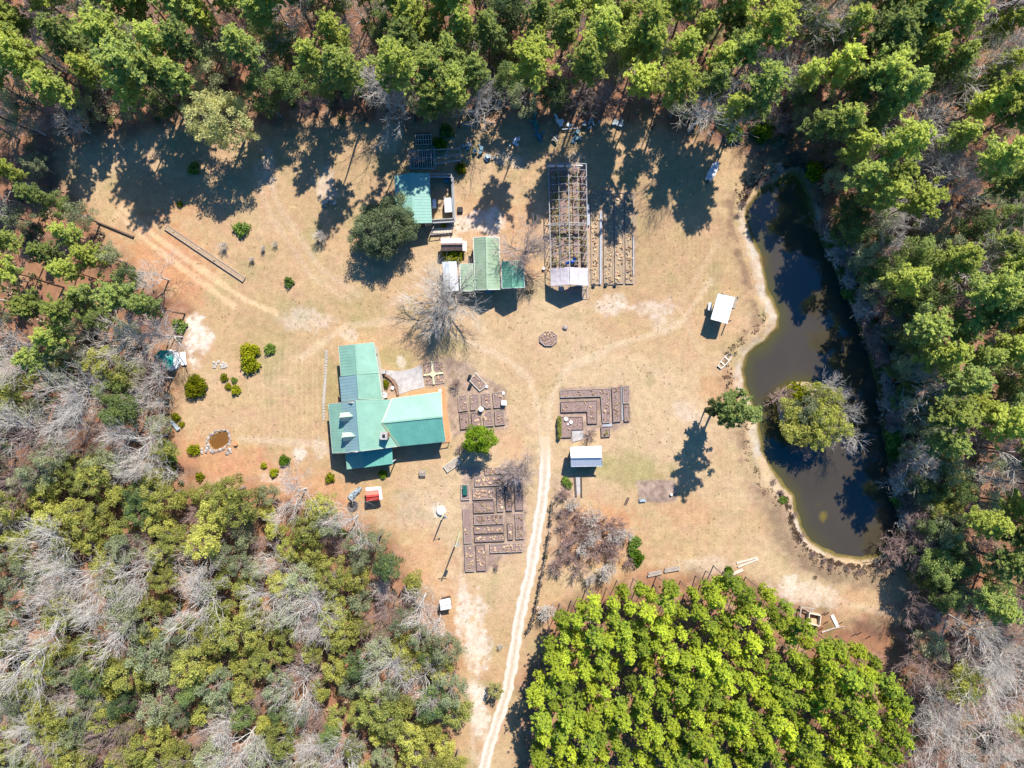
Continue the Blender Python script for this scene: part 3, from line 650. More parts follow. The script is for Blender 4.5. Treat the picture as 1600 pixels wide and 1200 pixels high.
TOP = [(-70, -70), (1500, -70), (1420, 150), (1330, 215), (1250, 195), (1180, 165), (1100, 165), (1000, 150), (900, 150), (800, 155), (740, 175), (640, 160), (560, 150), (440, 165), (400, 150), (300, 165), (230, 190), (90, 205), (-70, 205)]
RIGHT = [(1500, -70), (1680, -70), (1680, 1000), (1600, 960), (1500, 960), (1460, 920), (1452, 860), (1440, 770), (1430, 700), (1410, 600), (1385, 520), (1352, 455), (1325, 400), (1305, 320), (1300, 250), (1330, 215), (1420, 150)]
RLOW = [(1420, 930), (1500, 960), (1600, 960), (1680, 1000), (1680, 1260), (1440, 1260), (1440, 1060), (1415, 985)]
LEFT = [(-70, 225), (80, 240), (105, 290), (190, 320), (190, 360), (215, 430), (220, 480), (205, 520), (170, 560), (-70, 560)]
LEFT2 = [(-70, 550), (170, 550), (215, 500), (270, 520), (235, 570), (265, 610), (265, 700), (250, 740), (-70, 740)]
LOW = [(-70, 735), (240, 735), (300, 770), (410, 770), (490, 745), (525, 790), (610, 830), (670, 880), (700, 960), (705, 1060), (716, 1140), (716, 1260), (-70, 1260)]
PLANT = [(872, 965), (905, 925), (960, 912), (1010, 925), (1100, 920), (1160, 905), (1228, 905), (1232, 945), (1268, 975), (1285, 1005), (1350, 1015), (1400, 1060), (1418, 1120), (1410, 1260), (820, 1260), (835, 1150), (835, 1060), (860, 1010)]
AVOID = [(347, 190, 66), (380, 125, 36), (398, 85, 26), (1160, 140, 24), (590, 130, 34), (742, 160, 30), (1238, 100, 28), (455, 775, 36), (267, 563, 34), (228, 428, 26)]
SMALLK = [('bare', 3), ('brown', 3), ('olive', 2), ('greyg', 2)]
EAST = [(1300, 330), (1335, 420), (1365, 480), (1392, 570), (1405, 660), (1418, 740), (1430, 820), (1435, 900), (1490, 930), (1490, 800), (1470, 680), (1450, 560), (1420, 480), (1380, 380), (1345, 320)]
WOOD = []
WOOD += scatter(TOP, 37, [('pine', 8), ('dark', .7), ('greyg', 1.4), ('bare', .9), ('brown', 1.2)], 1, marg=-4)
WOOD += scatter(RIGHT, 39, [('pine', 7), ('dark', 1.8), ('greyg', 1.8), ('bare', 1), ('brown', 1)], 2, marg=-4)
WOOD += scatter(RLOW, 42, [('bare', 6), ('brown', 3), ('olive', .7), ('greyg', .6)], 3, marg=-4)
WOOD += scatter(LEFT, 42, [('pine', 6), ('greyg', 2), ('bare', 1.2), ('dark', .8)], 4, marg=-4, sc=(.7, .95))
WOOD += scatter(LEFT2, 36, [('bare', 4), ('olive', 3), ('dark', 1.6), ('brown', 1.5), ('greyg', 1.5)], 5, marg=-4, sc=(.75, 1.05))
WOOD += scatter(LOW, 31, [('bare', 3.0), ('olive', 7.5), ('greyg', 2.0), ('brown', .9), ('dark', .8)], 6, marg=-10, sc=(.7, 1.1))
WOOD += scatter([(x, min(y, 130)) for x, y in TOP], 72, SMALLK, 41, marg=-4, sc=(.55, .8))
WOOD += scatter(RIGHT, 62, SMALLK, 42, marg=-4, sc=(.55, .8))
WOOD += scatter(EAST, 24, [('brown', 3), ('dark', 2.5), ('greyg', 2), ('olive', 1.5)], 43, marg=-30, sc=(.55, .95))
put('wood', WOOD)
AVOID += [(1180, 985, 17), (1035, 905, 14), (1105, 1010, 9)]
put('plantation', scatter(PLANT, 21, [('young', 1)], 7, marg=-22, sc=(.75, 1.18)))

# undergrowth: knee-high brush over the forest floor (uncountable)
def brush(name, polys, n, seed, m, size, h, label):
    r = np.random.default_rng(seed); pts = []
    while len(pts) < n:
        P_ = polys[int(r.integers(len(polys)))]; a = np.array(P_, float)
        px = r.uniform(a[:, 0].min(), a[:, 0].max()); py = r.uniform(a[:, 1].min(), a[:, 1].max())
        if inside(px, py, P_) and nearest(px, py, CLEAR) > 2 and nearest(px, py, POND) > 8:
            pts.append(((px - 800) * S, (600 - py) * S, r.uniform(.1, h)))
    me = leaves(name, pts, r.uniform(.3, 1.0, n), 26, size, m, seed, elong=1.6, shell=.1, up=.5, flat=.6)
    o = bpy.data.objects.new(name, me); col.objects.link(o); tag(o, label, 'undergrowth', kind='stuff')
BIG = [[(-60, -40), (1660, -40), (1660, 250), (1240, 240), (1000, 195), (100, 215), (-60, 300)], [(1270, 240), (1660, 240), (1660, 1240), (1430, 1240), (1400, 900), (1420, 800), (1380, 560), (1300, 330)],
       [(-60, 250), (100, 280), (240, 450), (285, 520), (265, 650), (300, 760), (520, 800), (700, 980), (716, 1240), (-60, 1240)]]
brush('green_undergrowth', BIG, 1500, 21, L_dark, .26, .8, 'low dark green brush under the trees of the surrounding woods')
brush('dry_undergrowth', BIG, 1500, 22, M_reed, .24, .8, 'low dry brown brush and dead leaves under the woods')

# dry grass tufts over the clearing (uncountable)
r_ = np.random.default_rng(61); q = r_.uniform((60, 190), (1440, 1200), (26000, 2)); dd = sdist(q[:, 0], q[:, 1], CLEAR); d2 = sdist(q[:, 0], q[:, 1], POND)
nn = fbm(q[:, 0], q[:, 1], 30, 77); q = q[(dd < 5) & (d2 > 12) & (nn + r_.normal(0, .3, len(nn)) > .12) & (ldist(q[:, 0], q[:, 1], [(851, 690), (846, 790), (811, 966), (753, 1210)]) > 11)]
q = np.array([t for t in q if not (508 < t[0] < 705 and 533 < t[1] < 735)])[:2400]
pts = np.stack([(q[:, 0] - 800) * S, (600 - q[:, 1]) * S, np.full(len(q), .02)], 1)
o = bpy.data.objects.new('dry_grass', leaves('dry_grass', pts, r_.uniform(.10, .26, len(q)), 6, .11, leafmat('dry_grass_blades', (.36, .28, .13), (.60, .48, .30), trans=.3), 61, elong=1.7, up=1.5, flat=.12)); col.objects.link(o); tag(o, 'short dry grass tufts over the sandy clearing', 'grass', kind='stuff')
# ------------------------------------------------------------------ buildings
def inset(poly, d):
    """move a convex polygon's corners towards its centre by about d metres"""
    c = sum((Vector((p[0], p[1], 0)) for p in poly), Vector()) / len(poly); out = []
    for p in poly:
        v = c - Vector((p[0], p[1], 0)); L = v.length
        out.append(Vector((p[0], p[1], 0)) + v * min(.45, d * 1.35 / L))
    return out
def roofplane(root, name, pts, m, t=.10, ribs=True, step=.5, z=0.0):
    """pts: eave a0, eave a1, ridge r1, ridge r0 (pixel, pixel, height)"""
    P_ = [W(*p) + Vector((0, 0, z)) for p in pts]
    b = MB(); b.slab(P_, t)
    if ribs and len(P_) == 4: b.ribs(P_[0], P_[1], P_[2], P_[3], step)
    return b.build(name, m, root)
def opening(root, p, q, u, w, h, z, m, name, frame=None):
    """door or window let into the wall running from p to q (world), u along it"""
    p = Vector(p); q = Vector(q); d = (q - p).normalized(); n = Vector((d.y, -d.x, 0)); c = p.lerp(q, u)
    ang = math.atan2(d.y, d.x)
    f = MB().box((c.x, c.y, z), (w + .18, .10, h + .18), ang).build(name, frame or M_white, root)
    MB().box((c.x, c.y, z), (w, .16, h), ang).build('pane' if name == 'window' else 'door_leaf', m, f)
    return f
def gable(label, cat, name, a0, a1, b1, b0, r0, r1, he, hr, mr, mw, group=None, over=.3, hb=None, mr2=None, trim=None, opens=(), wall_h=None, step=.5):
    hb = he if hb is None else hb
    A0, A1, B1, B0 = W(*a0, he), W(*a1, he), W(*b1, hb), W(*b0, hb); R0, R1 = W(*r0, hr), W(*r1, hr)
    c = (A0 + A1 + B1 + B0) / 4; root = thing(name, (c.x, c.y, 0), label, cat, group)
    roofplane(root, 'roof', [(*a0, he), (*a1, he), (*r1, hr), (*r0, hr)], mr, step=step)
    roofplane(root, 'roof', [(*b1, hb), (*b0, hb), (*r0, hr), (*r1, hr)], mr2 or mr, step=step)
    rc = MB().bar(R0 + Vector((0, 0, .03)), R1 + Vector((0, 0, .03)), .3, .06); rc.build('ridge_cap', mr, root)
    if trim:
        t = MB()
        for p, q in ((A0, R0), (R0, B0), (A1, R1), (R1, B1), (A0, A1), (B0, B1)): t.bar(p + Vector((0, 0, -.09)), q + Vector((0, 0, -.09)), .09, .2)
        t.build('fascia', trim, root)
    if mw:
        w = [Vector((p.x, p.y, 0)) for p in (A0, A1, B1, B0)]; w = inset(w, over)
        rr0 = w[0].lerp(w[3], ((R0 - A0).length / ((R0 - A0).length + (B0 - R0).length))); rr1 = w[1].lerp(w[2], ((R1 - A1).length / ((R1 - A1).length + (B1 - R1).length)))
        dz = .17; mb = MB(); z = lambda v, h: Vector((v.x, v.y, h))
        V = [z(w[0], 0), z(w[1], 0), z(w[2], 0), z(w[3], 0), z(w[0], he - dz + .06), z(w[1], he - dz + .06), z(w[2], hb - dz + .06), z(w[3], hb - dz + .06), z(rr0, hr - dz), z(rr1, hr - dz)]
        mb.v = [tuple(v) for v in V]; mb.f = [[0, 3, 2, 1], [0, 1, 5, 4], [2, 3, 7, 6], [1, 2, 6, 9, 5], [3, 0, 4, 8, 7], [4, 5, 9, 8], [6, 7, 8, 9]]
        mb.build('wall', mw, root)
        for (side, u, ow, oh, oz, kind) in opens:
            p, q = {'a': (w[0], w[1]), 'b': (w[2], w[3]), '0': (w[3], w[0]), '1': (w[1], w[2])}[side]
            opening(root, p, q, u, ow, oh, oz, M_glass if kind == 'window' else M_dwood, kind)
    return root

# --- the main house: two wings, dormers, south porch -----------------------------------------
W_ground = W
def hz(h): return h if h < 2 else h + 1.05 + max(0, h - 4.5) * .35
def W(px, py, h=0.0): return W_ground(px, py, hz(h))
hc_ = W(575, 650, 0)
house = thing('house', (hc_.x, hc_.y, 0), 'large house with green metal roof, two dormers and brick terrace', 'house')
HR = 6.3; HN = 4.3
def hw(poly, h0, h1, m, name='wall'):
    return MB().ext([W_ground(px, py, 4.0)[:2] for px, py in poly], h0, hz(h1)).build(name, m, house)
# north wing (two bays), main block, west porch strip, east wing
roofplane(house, 'roof', [(529, 541, 3.0), (533, 588, 3.0), (559, 585, HN), (555, 538, HN)], M_teal)
roofplane(house, 'roof', [(592, 583, 3.0), (584, 535, 3.0), (555, 538, HN), (559, 585, HN)], M_teal)
M_tealb = mat('shade_grey_teal_roof', (.27, .42, .42), rough=.35, var=.07, scale=.7, spec=.5)  # teal roof copy greyed for the dark steep west slopes, shade in the colour
roofplane(house, 'roof', [(530, 589, 3.0), (533.5, 628, 3.0), (561.5, 624, 5.6), (558.5, 585.2, 5.6)], M_tealb)
roofplane(house, 'roof', [(597.5, 625, 3.0), (591.5, 583.5, 3.0), (558.5, 585.2, 5.6), (561.5, 624, 5.6)], M_teal)
roofplane(house, 'roof', [(534, 629, 4.3), (540, 707.5, 4.3), (563.5, 705, HR), (557, 625.5, HR)], M_tealb)
roofplane(house, 'roof', [(513, 631.5, 2.8), (519.5, 708, 2.8), (540, 707.4, 4.2), (534, 629, 4.2)], M_teal)
# east slope of the main block: one sheet down to its lower eave, stepped round the wing
roofplane(house, 'roof', [(625, 697, 2.75), (614, 624, 2.95), (557, 625.5, HR), (563.5, 705, HR)], M_teal, step=.55)
EWR = 4.55
roofplane(house, 'roof', [(689, 612, 2.95), (612, 623, 2.95), (597, 660.5, EWR), (691, 651, EWR)], M_teal, step=.5, z=.05)
M_tealc = mat('shaded_teal_metal_roof', (.13, .36, .28), rough=.4, var=.12, detail=10, scale=.7, spec=.5)  # darker teal copy for south slopes, their shade put into the colour
roofplane(house, 'roof', [(624, 697.5, 2.9), (696, 690, 2.9), (691, 651, EWR), (597, 660.5, EWR)], M_tealc, step=.5, z=.05)
rc = MB()
for p, q in (((555, 538, HN), (559, 585, HN)), ((558.5, 585.2, 5.6), (561.5, 624, 5.6)), ((557, 625.5, HR), (563.5, 705, HR)), ((597, 660.5, EWR + .05), (691, 651, EWR + .05))):
    rc.bar(W(*p) + Vector((0, 0, .04)), W(*q) + Vector((0, 0, .04)), .28, .06)
rc.build('ridge_cap', M_teal, house)
vl = MB()
for p, q in (((597, 660.5, EWR), (612.5, 623.4, 3.05)), ((597, 660.5, EWR), (624, 697.3, 3.0))):
    vl.bar(W(*p) + Vector((0, 0, .09)), W(*q) + Vector((0, 0, .09)), .22, .04)
vl.build('valley_flashing', M_sage, house)
fa = MB()
for p, q in (((529, 541, 3), (555, 538, HN)), ((555, 538, HN), (584, 535, 3)), ((519.5, 708, 2.8), (540, 707.4, 4.2)), ((540, 707.5, 4.3), (563.5, 705, HR)), ((563.5, 705, HR), (625, 697, 2.75)),
             ((513, 631.5, 2.8), (519.5, 708, 2.8)), ((689, 612, 2.95), (691, 651, EWR)), ((691, 651, EWR), (696, 690, 2.9)), ((624, 697.5, 2.9), (696, 690, 2.9)), ((592, 583, 3.), (584, 535, 3.)), ((597.5, 625, 3), (592, 583.5, 3)),
             ((529, 541, 3), (533, 588, 3)), ((612, 623, 2.95), (689, 612, 2.95)), ((513, 631.5, 2.8), (534, 629, 4.2)), ((557, 625.5, HR), (534, 629, 4.3)), ((557, 625.5, HR), (598, 624.6, 3.9))):
    fa.bar(W(*p) + Vector((0, 0, -.11)), W(*q) + Vector((0, 0, -.11)), .08, .22)
fa.build('fascia', M_cream, house)
def house_gable(pts, m, name='gable_wall', t=.12):
    """vertical gable wall from pixel/height points lying at one end"""
    P_ = [Vector((*W_ground(p[0], p[1], 4.0)[:2], hz(p[2]))) for p in pts]; n = len(P_); b = MB()
    d = (P_[-1] - P_[0]); d.z = 0; d.normalize(); nn = Vector((-d.y, d.x, 0)) * t
    k = 0; b.v = [tuple(p) for p in P_] + [tuple(p + nn) for p in P_]
    b.f = [list(range(n)), list(range(n, 2 * n))[::-1]] + [[i, n + i, n + (i + 1) % n, (i + 1) % n] for i in range(n)]
    return b.build(name, m, house)
hw([(531.5, 544), (583, 539), (591, 583), (595, 626), (537, 629), (533, 588)], 0, 2.82, M_cream)
hw([(538, 631), (596, 627), (619, 694), (543, 703)], 0, 2.70, M_cream)
hw([(606, 624), (686, 616), (691, 686), (620, 693)], 0, 2.78, M_cream)
house_gable([(532, 543, 2.85), (555.3, 540.5, HN - .2), (582, 538, 2.85)], M_cream)
house_gable([(544, 705, 2.6), (543, 705, 4.1), (563.6, 703.4, HR - .22), (618, 695, 2.9)], M_cream)
house_gable([(538, 631, 2.7), (539, 630.5, 4.1), (557.3, 629, HR - .25), (594, 627, 3.9), (594, 627, 2.7)], M_cream)
house_gable([(686, 616, 2.8), (688.5, 651.5, EWR - .2), (691.5, 686, 2.8)], M_cream)
for i in range(6):
    a = W(516.5, 634, 3.7).lerp(W(522.5, 703, 3.7), i / 5); MB().box((a.x + .15, a.y, 1.85), (.16, .16, 3.7)).build('porch_post', M_white, house)
for poly, nm in (([(515, 633), (538, 631), (543, 703), (521, 706)], 'porch_deck'),):
    MB().ext([W(a, b, 0)[:2] for a, b in poly], 0.0, .9).build(nm, M_wood, house)
# dormers: little gabled roofs set on the west slope
M_dormer = mat('glare_pale_dormer_roof', (.38, .46, .36), rough=.4, var=.05)  # sun glare put into the colour: paler than the other roof metal
for (x0, y0) in ((531, 645), (534.5, 676)):
    A, B = W_ground(x0, y0, 6.5), W_ground(x0 + 14, y0 - 1, 6.5)
    Rr, T_ = W_ground(x0 + 1, y0 + 7.3, 7.35), W_ground(x0 + 21, y0 + 5.5, 7.4)
    Cc, D_ = W_ground(x0 + 1.8, y0 + 14, 6.5), W_ground(x0 + 15.5, y0 + 12.5, 6.5)
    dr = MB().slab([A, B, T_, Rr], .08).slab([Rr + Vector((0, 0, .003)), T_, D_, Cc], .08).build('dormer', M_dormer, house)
    q = [W_ground(x0 + 1.6, y0 + 1, 6), W_ground(x0 + 2.8, y0 + 13, 6), W_ground(x0 + 15, y0 + 11.5, 6), W_ground(x0 + 14, y0, 6)]
    mid0, mid1 = (q[0] + q[1]) / 2, (q[2] + q[3]) / 2
    for lo_q, hi_q in (((q[0], mid0, mid1, q[3]), (6.38, 7.2, 7.2, 6.38)), ((mid0, q[1], q[2], mid1), (7.2, 6.38, 6.38, 7.2))):
        MB().prism([(p.x, p.y, 4.4) for p in lo_q], [(p.x, p.y, h) for p, h in zip(lo_q, hi_q)]).build('dormer_wall', M_cream, dr)
    MB().box((mid0.x - .03, mid0.y, 6.1), (.12, .7, .8), 0).build('window', M_glass, dr)
# south porch roof (low, creased)
roofplane(house, 'roof', [(542, 733.5, 2.35), (569, 730.5, 2.45), (566, 705.5, 3.0), (540, 709, 2.9)], M_teal, step=.5)
roofplane(house, 'roof', [(569, 730.5, 2.45), (614, 724.5, 2.3), (612.5, 699.5, 2.6), (566, 705.5, 3.0)], M_tealc, step=.5)
for (x, y) in ((544, 731), (566, 729), (590, 726), (612, 722)):
    a = W(x, y, 3.5); MB().box((a.x, a.y, 1.7), (.15, .15, 3.4)).build('porch_post', M_white, house)
MB().ext([W(a, b, 0)[:2] for a, b in ((541, 707), (612, 699), (613, 722), (543, 731))], 0, .8).build('porch_deck', M_wood, house)
# chimney with saddle
a = W(600, 681, 5.8)
ch = MB().box((a.x, a.y, 4.4), (.95, 1.0, 6.0), -.05).build('chimney', M_brick, house)
MB().box((a.x, a.y, 7.46), (1.15, 1.2, .12), -.05).build('chimney_cap', M_concrete, ch)
MB().box((a.x, a.y, 7.58), (.45, .5, .12), -.05).build('flue', M_black, ch)
MB().prism([tuple(W(589, 682.5, 4.0)), tuple(W(596, 679, 3.6)), tuple(W(596, 686, 3.6))], [tuple(W(589, 682.5, 4.75)), tuple(W(596, 679.5, 4.45)), tuple(W(596, 685.5, 4.4))]).build('chimney_saddle', M_teal, house)
# windows and doors on the walls that face the yard
def hop(p, q, us, w, h, z, kind='window'):
    z += .9
    for u in us: opening(house, W_ground(*p, 4) - Vector((0, 0, 4)), W_ground(*q, 4) - Vector((0, 0, 4)), u, w, h, z, M_glass if kind == 'window' else M_dwood, kind)
hop((595, 626), (583, 539), (.12, .32, .55, .8), 1.0, 1.2, 1.6)
hop((620, 693), (691, 686), (.12, .3, .7, .88), 1.0, 1.3, 1.5); hop((620, 693), (691, 686), (.5,), 1.6, 2.1, 1.1, 'door')
hop((531.5, 544), (537, 629), (.2, .45, .7), 1.0, 1.2, 1.6)
hop((543, 703), (619, 694), (.3, .75), 1.0, 1.2, 1.5); hop((543, 703), (619, 694), (.5,), 1.0, 2.0, 1.3, 'door')
W = W_ground
# brick terrace (a raised kerbed walk round the east wing)
tr = MB(); q = [(640, 612), (694.5, 605.5), (703.5, 690.5), (694, 691.5), (692, 688), (686, 613.5), (641, 619)]
tr.ext([W(x, y, .2)[:2] for x, y in q], 0, .2); o = tr.build('brick_terrace', M_brick); tag(o, 'orange brick terrace edging the east wing of the green house', 'terrace')
MB().bar(W(686, 694, 1.3), W(703, 691, 1.3), .12, .12).tube(W(690, 693, 0), W(690, 693, 1.3), .06).tube(W(702, 691, 0), W(702, 691, 1.3), .06).build('pergola_rail', M_dwood, house)
# patio
b = MB(); q = [(596, 579), (606, 578.5), (625, 580), (640, 577), (659, 570.5), (661, 588), (663.5, 605), (640, 610.5), (623, 617), (622.5, 604), (617, 594), (608, 587), (598, 583.5)]
b.ext([W(x, y, 0)[:2] for x, y in q], -.1, .09); tag(b.build('patio', M_concrete), kind='structure')
b = MB(); cur = [(599, 585), (606, 588), (613, 594), (618, 602), (621, 611), (622, 617)]
for p, q in zip(cur[:-1], cur[1:]): b.bar(W(*p, .25), W(*q, .25), .35, .5)
tag(b.build('garden_wall', mat('brown_brick', (.25, .15, .10), var=.3)), 'curved low brown brick wall between the patio and the house bed', 'garden wall')

# --- outbuildings ---------------------------------------------------------------------------
gable('sage green long shed between two smaller green roofs', 'shed', 'green_shed', (739.5, 371.5), (742.5, 453), (782, 452), (780, 371), (760, 370), (761.5, 452.5), 3.2, 4.6, M_sage, M_wall, trim=M_white,
      opens=(('1', .3, 1.4, 2.2, 1.15, 'door'), ('1', .75, 1.0, 1.1, 1.6, 'window'), ('b', .3, 1.0, 1.0, 1.7, 'window')), over=.25)
gable('small green annex roof on the west side of the sage shed', 'shed', 'shed_annex', (718.5, 413), (719.5, 455), (741, 454.5), (739.5, 412), (738.8, 412), (740.2, 454.7), 2.3, 2.75, M_sage, M_wall, hb=2.72, trim=M_white, over=.25,
      opens=(('1', .5, .9, 1.9, 1.0, 'door'),))
gable('dark green open shed roof east of the sage shed', 'shed', 'green_carport', (783.5, 408.5), (784.5, 450.5), (819.5, 449), (818, 407.5), (800.5, 407.5), (801.5, 449.8), 4.1, 5.2, mat('green_carport_roof', (.12, .29, .19), rough=.45, var=.3, detail=10), None, trim=M_tin)
cp = [o for o in bpy.data.objects if o.name == 'green_carport'][0]
for (x, y) in ((785.5, 411), (786.5, 448), (817.5, 446.5), (816, 410.5)):
    a = W(x, y, 0); MB().box((a.x, a.y, 2.0), (.16, .16, 4.0)).build('post', M_wood, cp)
gable('white tin roofed carport under the big bare tree', 'carport', 'tin_carport', (691, 409), (694, 456), (717, 454), (713, 408.5), (702, 408.5), (705, 455), 2.4, 3.0, M_tin, M_wall, over=.3, step=.4)
gable('little shed with rusty pink and brown tin roof above the yellow bush', 'shed', 'rusty_shed', (722.5, 391), (689, 392), (689, 372), (722, 372), (722.5, 381), (689, 381.5), 2.3, 3.0, mat('rusty_brown_tin', (.20, .13, .11), rough=.8, var=.4, scale=3), M_wall, mr2=M_pinktin, step=.35, over=.2)
tag(MB().slab([W(723, 376, 1.9), W(729, 377, 1.6), (W(729, 392.5, 1.6)), W(723, 391.5, 1.9)], .06).box(tuple(W(726, 380, .8)), (.12, .12, 1.6)).box(tuple(W(726, 390, .8)), (.12, .12, 1.6)).build('tin_awning', M_tin), 'white tin awning strip beside the rusty shed', 'awning')
brn = gable('barn with teal green roof beside the big round tree', 'barn', 'green_barn', (616, 275), (619, 350), (675, 348.5), (671, 270.5), (642, 270), (646, 349), 3.6, 4.1, mat('barn_green_roof', (.20, .37, .30), rough=.45, var=.14, detail=10), M_wall, over=.3,
      opens=(('1', .5, 3.2, 2.5, 1.3, 'door'),))
wh = gable('white roofed shed beside the sandy drive', 'shed', 'white_shed', (941, 728), (892.5, 729), (891.5, 699), (939.5, 697), (940, 713.5), (892, 714.3), 2.7, 4.1, mat('white_metal_roof', (.78, .79, .80), rough=.4, var=.03), M_wall, trim=M_tin, over=.3,
      opens=(('a', .35, 1.6, 2.1, 1.1, 'door'), ('a', .72, 1.0, 1.0, 1.5, 'window')), step=.4)
bh = gable('small white roofed boathouse shed near the pond', 'shed', 'boathouse', (1122, 459), (1111, 498.5), (1136, 505.5), (1148, 465), (1135, 462), (1123.5, 502), 3.0, 3.35, MATS['white_metal_roof'], None, trim=M_tin, step=.45)
for (x, y) in ((1123, 462), (1112, 497), (1135, 503), (1146, 467)):
    a = W(x, y, 0); MB().box((a.x, a.y, 1.45), (.15, .15, 2.9)).build('post', M_wood, bh)
MB().ext([W(x, y, 0)[:2] for x, y in ((1114, 480), (1124, 462), (1146, 468), (1142, 484))], 0, 2.5).build('wall', M_wall, bh)
b = MB().slab([W(1107.5, 472, 1.3), W(1106, 484, 1.1), W(1110.5, 486, 1.1), W(1113, 474, 1.3)], .05).box(tuple(W(1109, 480, .5)), (.4, 1.2, 1.0)); tag(b.build('metal_cabinet', M_tin), 'pale metal cabinet against the west side of the boathouse', 'cabinet')
gable('tiny pale blue roofed pump shed at the edge of the mixed woods', 'shed', 'pump_shed', (705.5, 951), (688.5, 954), (687, 938), (703, 934.5), (704.5, 942.5), (687.8, 945.5), 2.0, 2.4, MATS['white_metal_roof'], M_dwood, over=.15, step=.3)
rs = gable('small red and white roofed playhouse on the bare sand', 'shed', 'red_playhouse', (593, 781), (572.5, 783.5), (572, 767), (591.5, 765), (592.5, 773.5), (572.2, 775.5), 2.4, 2.9, M_red, M_cream, trim=None, mr2=mat('lighter_red_roof', (.70, .17, .12), rough=.5, var=.06), over=.2, step=.3)  # lighter red on the north slope
roofplane(rs, 'white_roof_strip', [(592.6, 781.3, 2.35), (597.5, 779.5, 2.2), (595, 760, 2.3), (591.3, 761, 2.5)], M_white, ribs=False)
roofplane(rs, 'white_roof_strip', [(571.8, 767, 2.3), (571.5, 762, 2.1), (591.2, 760.5, 2.1), (591.2, 765.2, 2.3)], M_white, ribs=False)
# gazebo: eight-sided teal roof on posts, white rail
gz0 = W(267, 563, 0); gz = thing('gazebo', (gz0.x, gz0.y, 0), 'eight sided gazebo with teal roof and white rail at the left woods', 'gazebo')
gr = 1.75; pts = [(gz0.x + gr * math.cos(R(22.5 + 45 * i)), gz0.y + gr * math.sin(R(22.5 + 45 * i))) for i in range(8)]
ap = Vector((gz0.x, gz0.y, 3.5)); m_ = MB()
for i in range(8):
    a, b2 = Vector((*pts[i], 2.5)), Vector((*pts[(i + 1) % 8], 2.5)); m_.prism([a - Vector((0, 0, .06)), b2 - Vector((0, 0, .06)), ap - Vector((0, 0, .06))], [a, b2, ap])
for p in pts: m_.bar(Vector((*p, 2.54)), ap + Vector((0, 0, .03)), .07, .06)
m_.build('roof', mat('gazebo_teal_roof', (.02, .30, .23), rough=.4, var=.1), gz)
MB().disc((gz0.x, gz0.y, 0), 1.9, .25, 8).build('floor', M_white, gz)
for p in pts: MB().box((gz0.x + (p[0] - gz0.x) * .93, gz0.y + (p[1] - gz0.y) * .93, 1.3), (.12, .12, 2.2)).build('post', M_white, gz)
rl = MB()
for i in range(8):
    if i == 5: continue
    a, b2 = pts[i], pts[(i + 1) % 8]
    for z in (.5, 1.1): rl.bar((a[0], a[1], z), (b2[0], b2[1], z), .06, .08)
rl.build('rail', M_white, gz)
m_ = MB().box((gz0.x + 2.3, gz0.y + .3, .35), (.9, 2.3, .12), .1).box((gz0.x + 2.3, gz0.y + 1.2, .15), (.7, .15, .3), .1).box((gz0.x + 2.3, gz0.y - .6, .15), (.7, .15, .3), .1)
tag(m_.build('white_bench', M_white), 'white bench on the east side of the teal gazebo', 'bench')

# --- pen beside the barn, lumber frame, hutch -----------------------------------------------------
pen = thing('animal_pen', tuple(W(692, 312, 0)), 'open walled pen attached to the east side of the teal barn', 'pen')
def wallrun(root, name, pts, h, t, m, z0=0.0, closed=False):
    b = MB(); n = len(pts)
    for i in range(n if closed else n - 1):
        p, q = W(*pts[i], 0), W(*pts[(i + 1) % n], 0)
        b.bar(p + Vector((0, 0, z0 + h / 2 + .003 * (i % 2))), q + Vector((0, 0, z0 + h / 2 + .003 * (i % 2))), t, h)
    return b.build(name, m, root)
wallrun(pen, 'wall', [(673.5, 277), (707, 278), (710, 346), (676, 348)], 2.2, .16, M_bluewood if 'M_bluewood' in globals() else mat('grey_blue_boards', (.30, .30, .28), rough=.8, var=.3))
t_ = MB()
for p, q in (((671, 276), (707.5, 277)), ((707.5, 277), (711, 346)), ((711, 346), (676, 348))): t_.bar(W(*p, 2.3), W(*q, 2.3), .22, .1)
t_.build('top_rail', M_pvc, pen)
c1 = thing('coop', tuple(W(701, 322, 0)), 'white roofed coop standing in the east side of the barn pen', 'coop')
MB().slab([W(694, 310, 1.7), W(708, 309, 1.9), W(709, 331, 1.9), W(695, 332, 1.6)], .06).build('roof', M_tin, c1)
MB().ext([W(x, y, 0)[:2] for x, y in ((696, 312), (708, 311), (709, 329), (697, 330))], 0, 1.5).build('wall', M_wall, c1)
c1 = thing('coop', tuple(W(678, 318, 0)), 'narrow white roofed nest box against the barn wall', 'coop')
MB().slab([W(675.5, 312, 1.3), W(681, 311, 1.2), W(681.5, 325, 1.2), W(676, 326, 1.3)], .05).build('roof', M_tin, c1)
MB().ext([W(x, y, 0)[:2] for x, y in ((676.5, 313), (680.5, 312), (681, 323), (677, 324))], 0, 1.15).build('wall', M_wall, c1)
b = MB().box(tuple(W(698.5, 283, .3)), (1.0, .5, .5), .1); tag(b.build('water_trough', mat('blue_trough', (.03, .25, .33), rough=.4, var=.1)), 'small blue trough inside the north wall of the barn pen', 'trough')
b = MB().box(tuple(W(719, 328, .25)), (.9, .9, .5)); b.box(tuple(W(719, 328, .53)), (.7, .7, .06)); tag(b.build('crate', M_black), 'dark crate east of the barn pen', 'crate')
dk = thing('deck', tuple(W(690, 360, 0)), 'pale plank deck with rails south of the barn pen', 'deck')
for i in range(7):
    p, q = W(677 + i * 4.7, 356.5 - .25 * i, .35), W(675 + i * 4.8, 367 - .5 * i, .35); MB().bar(p, q, .46, .08).build('board', M_palewood, dk)
t_ = MB()
